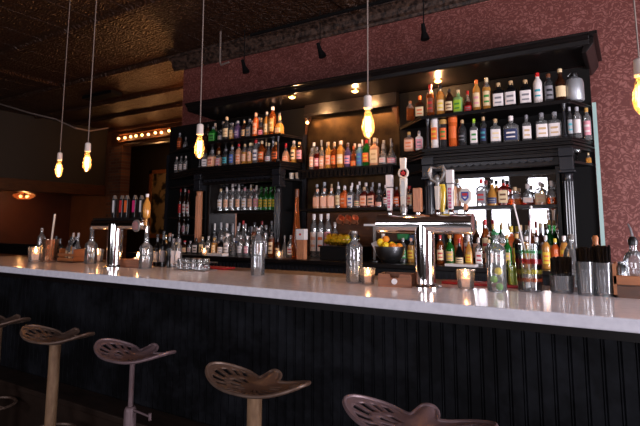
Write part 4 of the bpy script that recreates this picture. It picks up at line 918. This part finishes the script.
# octagon badge handle
x = lx(466); h = hb((.007, .009), top+.015, zz(204, 466), x, M['tanwood'])
zc = zz(196, 466)
MB().prism_y([(x+.030*math.cos(a*PI/4+PI/8), zc+.038*math.sin(a*PI/4+PI/8)) for a in range(8)], -.009, .009).build('badge', M['offwhite'], h, bevel=.003)
MB().prism_y([(x-.016, zc+.018), (x+.016, zc+.018), (x+.016, zc-.008), (x, zc-.024), (x-.016, zc-.008)][::-1], -.012, -.0092).build('blue_shield', M['navy'], h)
MB().prism_y([(x-.012, zc+.012), (x+.012, zc+.012), (x+.011, zc+.001), (x-.011, zc+.001)][::-1], -.0135, -.0122).build('red_stripe', M['redprint'], h)
MB().prism_y([(x-.010, zc-.004), (x+.010, zc-.004), (x, zc-.014)][::-1], -.0135, -.0122).build('white_mark', M['white'], h)
# left tap
TY = 2.13; L0 = P(116, 223, TY)
t = thing('beer_tap', 'left chrome beer tap with dark handles and a round medallion', 'beer tap', (L0.x, TY, BT))
MB().lathe([(.07, 0), (.07, .008), (.055, .014), (.048, .02), (.048, zl)], 32).build('column', M['chrome'], t)
xa, xb = P(95, 223, TY).x-L0.x, P(145, 223, TY).x-L0.x
MB().tube([(xa, 0, zl), (xa+.003, 0, zl), (xb-.003, 0, zl), (xb, 0, zl)], [.03, .034, .034, .03], 28).build('crossbar', M['chrome'], t)
MB().box((xa+.01, -.03, zl+.03), (xb-.0, .03, zl+.042)).build('drip_cover', M['black'], t, bevel=.004)
top = zl+.042
for px, c in ((114.5, 'white'), (122, 'redprint'), (127, 'orangeprint'), (135, 'pink'), (141.5, 'white')):
    x = P(px, 205, TY).x-L0.x; z1 = P(px, 199, TY).z-BT
    h = MB().prism_y([(x-.013, top), (x+.013, top), (x+.018, z1), (x-.018, z1)], -.012, .012).build('tap_handle', M['black'], t, bevel=.003)
    MB().prism_y([(x-.012, z1), (x+.012, z1), (x, z1+.024)], -.01, .01).build('tip', M['silvergrey'], h)
    MB().box((x-.004 if c == 'white' else x-.011, -.0135, top+.035), (x+.012, -.0122, z1-.01)).build('colour_panel', M[c], h)
x = P(147, 205, TY).x-L0.x; z1 = P(147, 194, TY).z-BT
h = MB().lathe([(.006, zl-.02), (.007, top-.01), (.021, top+.0), (.023, top+.008), (.023, top+(z1-top)*.55), (.016, top+(z1-top)*.68), (.008, top+(z1-top)*.78), (.008, z1-.02)], 20, (x, 0, 0)).build('bottle_handle', GC['gold'], t)
MB().lathe([(.010, z1-.02), (.010, z1)], 14, (x, 0, 0)).build('cap', M['white'], h)
m_ = MB().lathe([(.034, -.008), (.038, -.004), (.038, .004), (.034, .008)], 32).build('medallion', M['silvergrey'], t); m_.location = (P(136.5, 224, TY-.05).x-L0.x, -.05, zl-.01); m_.rotation_euler = (PI/2, 0, 0)
m2 = MB().lathe([(.029, .009), (.02, .011), (.001, .011)], 24).build('enamel_face', mat('pinkish_enamel', hexc(170, 120, 116), .3, bump=(90, .8)), m_)
MB().tube([(P(143, 226, TY).x-L0.x-.01, 0, zl-.01), (P(147, 228, TY).x-L0.x, 0, zl-.02), (P(147, 228, TY).x-L0.x, 0, zl-.05)], [.014, .012, .009], 10).build('faucet', M['chrome'], t)

# ------------------------------------------------------------------ pendants
def pendant(px, py, h_px, Y, label):
    c = P(px, py, Y); L_ = .150
    t = thing('pendant_lamp', label, 'lamp', c, 0, 'bare filament pendants over the bar')
    MB().tube([(0, 0, .135), (rnd.uniform(-.01, .01), 0, (CEIL-c.z)*.5), (0, 0, CEIL-c.z)], .0032, 6).build('cord', M['cord'], t)
    MB().lathe([(.010, .142), (.019, .135), (.0205, .085), (.0225, .078), (.020, .074)], 20).build('socket', M['socket'], t)
    MB().lathe([(.014, .074), (.016, .058), (.026, .02), (.031, -.015), (.029, -.04), (.018, -.062), (.006, -.07), (.001, -.071)], 24, cap=False).build('bulb_glass', M['bulbglass'], t)
    fl = MB()
    pts = []
    for k in range(9):
        a = k*2*PI/8; r = .010 if k % 2 else .012
        pts += [(r*math.cos(a), r*math.sin(a), .035 if k % 2 else -.038)]
    fl.tube(pts, .0018, 5); fl.build('filament', M['filament'], t)
    l = point('pendant_light', (0, 0, 0), 4.6, (1, .50, .2), .012); l.parent = t
    return t
pendant(368, 124, 29, 2.12, 'bare filament pendant nearest the middle of the bar, in front of the amber mirror')
pendant(199.5, 147, 22, 2.14, 'bare filament pendant before the left cabinet')
pendant(87, 162, 20, 2.16, 'larger of the two filament pendants at the far left')
pendant(59, 169, 15, 2.42, 'smaller far pendant at the left end, left of its pair')
pendant(642, 96, 30, 2.12, 'filament pendant cut by the right edge of the frame')
bc = P(24, 193, 6.0); bc = Vector((-11.5, 6.02, 2.09))
q = P(24, 196, 1.0); bc = Vector((DX-.75, (DX-.75)/q.x, CAMZ+(q.z-CAMZ)*(DX-.75)/q.x))
t = thing('basket_pendant', 'glowing woven basket pendant under the beam at far left', 'lamp', bc)
MB().tube([(0, 0, .1), (0, 0, CEIL-bc.z)], .006, 6).build('cord', M['cord'], t)
mb = MB()
for z, r in ((-.06, .14), (-.03, .2), (.0, .235), (.03, .23)): mb.tube([(r*math.cos(k*PI/12), r*math.sin(k*PI/12), z) for k in range(25)], .008, 6, cap=False)
for k in range(18):
    a = k*PI/9; mb.tube([(.13*math.cos(a), .13*math.sin(a), -.07), (.235*math.cos(a), .235*math.sin(a), 0), (.22*math.cos(a), .22*math.sin(a), .04), (.02*math.cos(a), .02*math.sin(a), .10)], .006, 5)
mb.build('basket', M['orangewood'], t)
for k in range(4): MB().sphere((.1*math.cos(k*PI/2+.4), .1*math.sin(k*PI/2+.4), -.01), .03, 10, 8).build('bulb', M['marquee'], t)
l = point('basket_light', (0, 0, 0), 10, WARM, .05); l.parent = t

# ------------------------------------------------------------------ stools
def seat_mesh(mt):
    NT, NR = 144, 22
    def out(th):
        c, s = math.cos(th), math.sin(th)
        ex, ey = .236, .112 if s < 0 else .135
        r = 1/math.sqrt((c/ex)**2+(s/ey)**2)
        if s > 0:                                  # notches either side of the pommel
            for a0 in (PI/2-.52, PI/2+.52): r *= 1-.36*math.exp(-((th-a0)/.24)**2)
            r *= 1-.10*math.exp(-((th-PI/2)/.2)**2)
        return r
    def hz(x, y, q):
        u = abs(x)/.215
        z = .040*u**2.2+.018*max(0, -y/.16)**3*(1-u)
        z += .034*math.exp(-(x/.045)**2)*max(0, min(1, (y-.03)/.09))
        return z
    v = [(0, 0, 0)]; f = []
    for i in range(1, NR+1):
        q = i/NR
        for k in range(NT):
            th = 2*PI*k/NT-PI; th = th % (2*PI); r = out(th)*q; x, y = r*math.cos(th), r*math.sin(th); v.append((x, y, hz(x, y, q)))
    def slot(i, k):
        q = (i+.5)/NR; th = (2*PI*(k+.5)/NT-PI) % (2*PI); d = math.degrees(th)
        if .62 < q < .88:
            for c in list(range(148, 216, 12))+list(range(-36, 34, 12)):
                if abs((d-c+180) % 360-180) < 3.6: return True
        if .62 < q < .84:
            for c in range(232, 312, 13):
                if abs(d-c) < 3: return True
        if .28 < q < .52:
            for c in list(range(160, 245, 20))+list(range(-60, 30, 20)):
                if abs((d-c+180) % 360-180) < 5: return True
        return False
    for k in range(NT): f.append([0, 1+k, 1+(k+1) % NT])
    for i in range(1, NR):
        for k in range(NT):
            if slot(i, k): continue
            a = 1+(i-1)*NT; b = 1+i*NT; f.append([a+k, b+k, b+(k+1) % NT, a+(k+1) % NT])
    me = bpy.data.meshes.new('tractor_seat'); me.from_pydata(v, [], f); me.materials.append(mt)
    for p_ in me.polygons: p_.use_smooth = True
    # rolled rim
    rim = MB().tube([v[1+(NR-1)*NT+k] for k in range(NT)]+[v[1+(NR-1)*NT]], .0065, 8, cap=False)
    return me, rim
def stool(px, py, style, mt, post, label, rz=0):
    b = PZ(px, py, .76)
    t = thing('bar_stool', label, 'stool', (b.x, b.y, 0), rz, 'tractor seat stools along the bar')
    me, rim = seat_mesh(mt)
    o = bpy.data.objects.new('seat', me); C.objects.link(o); o.parent = t; o.location = (0, 0, .738)
    so = o.modifiers.new('thickness', 'SOLIDIFY'); so.thickness = .007; so.offset = -1
    r_ = rim.build('rolled_rim', mt, o)
    MB().lathe([(.045, .716), (.05, .722), (.03, .732)], 18).build('seat_boss', mt, t)
    if style == 'post':
        MB().lathe([(.028, .03), (.028, .715)], 20).build('post', post, t)
    else:
        MB().lathe([(.0115, .40), (.0115, .715)], 16).build('threaded_rod', mt, t)
        s_ = MB().lathe([(.030, .03), (.027, .50), (.023, .515), (.018, .52)], 20).build('post', mt, t)
        MB().tube([(.02, 0, .508), (.135, -.0, .500)], .005, 8).tube([(.135, 0, .485), (.135, 0, .515)], .007, 8).build('height_crank', mt, s_)
    MB().lathe([(.14, 0), (.14, .012), (.10, .025), (.035, .045), (.028, .06)], 32).build('base_plate', mt, t)
    MB().tube([(.13*math.cos(k*PI/12), .13*math.sin(k*PI/12), .26) for k in range(25)], .008, 8, cap=False).tube([(-.13, 0, .26), (.13, 0, .26)], .006, 6).build('foot_ring', mt, t)
stool(-2, 320, 'post', M['rustbrown'], M['tanpost'], 'dark tractor seat bar stool cut by the left edge', .1)
stool(56, 335, 'post', M['rustbrown'], M['tanpost'], 'brown tractor seat bar stool on a thick tan post, second from left', .12)
stool(133, 352, 'rod', M['mauveiron'], M['mauveiron'], 'mauve tractor seat bar stool on a thin rod with crank handle', .0)
stool(255, 381, 'post', M['rustbrown'], M['tanpost'], 'rusty brown tractor seat bar stool on a tan post, before the middle', -.05)
stool(415, 421, 'rod', M['mauveiron'], M['mauveiron'], 'mauve grey tractor seat bar stool cut by the bottom edge', .0)
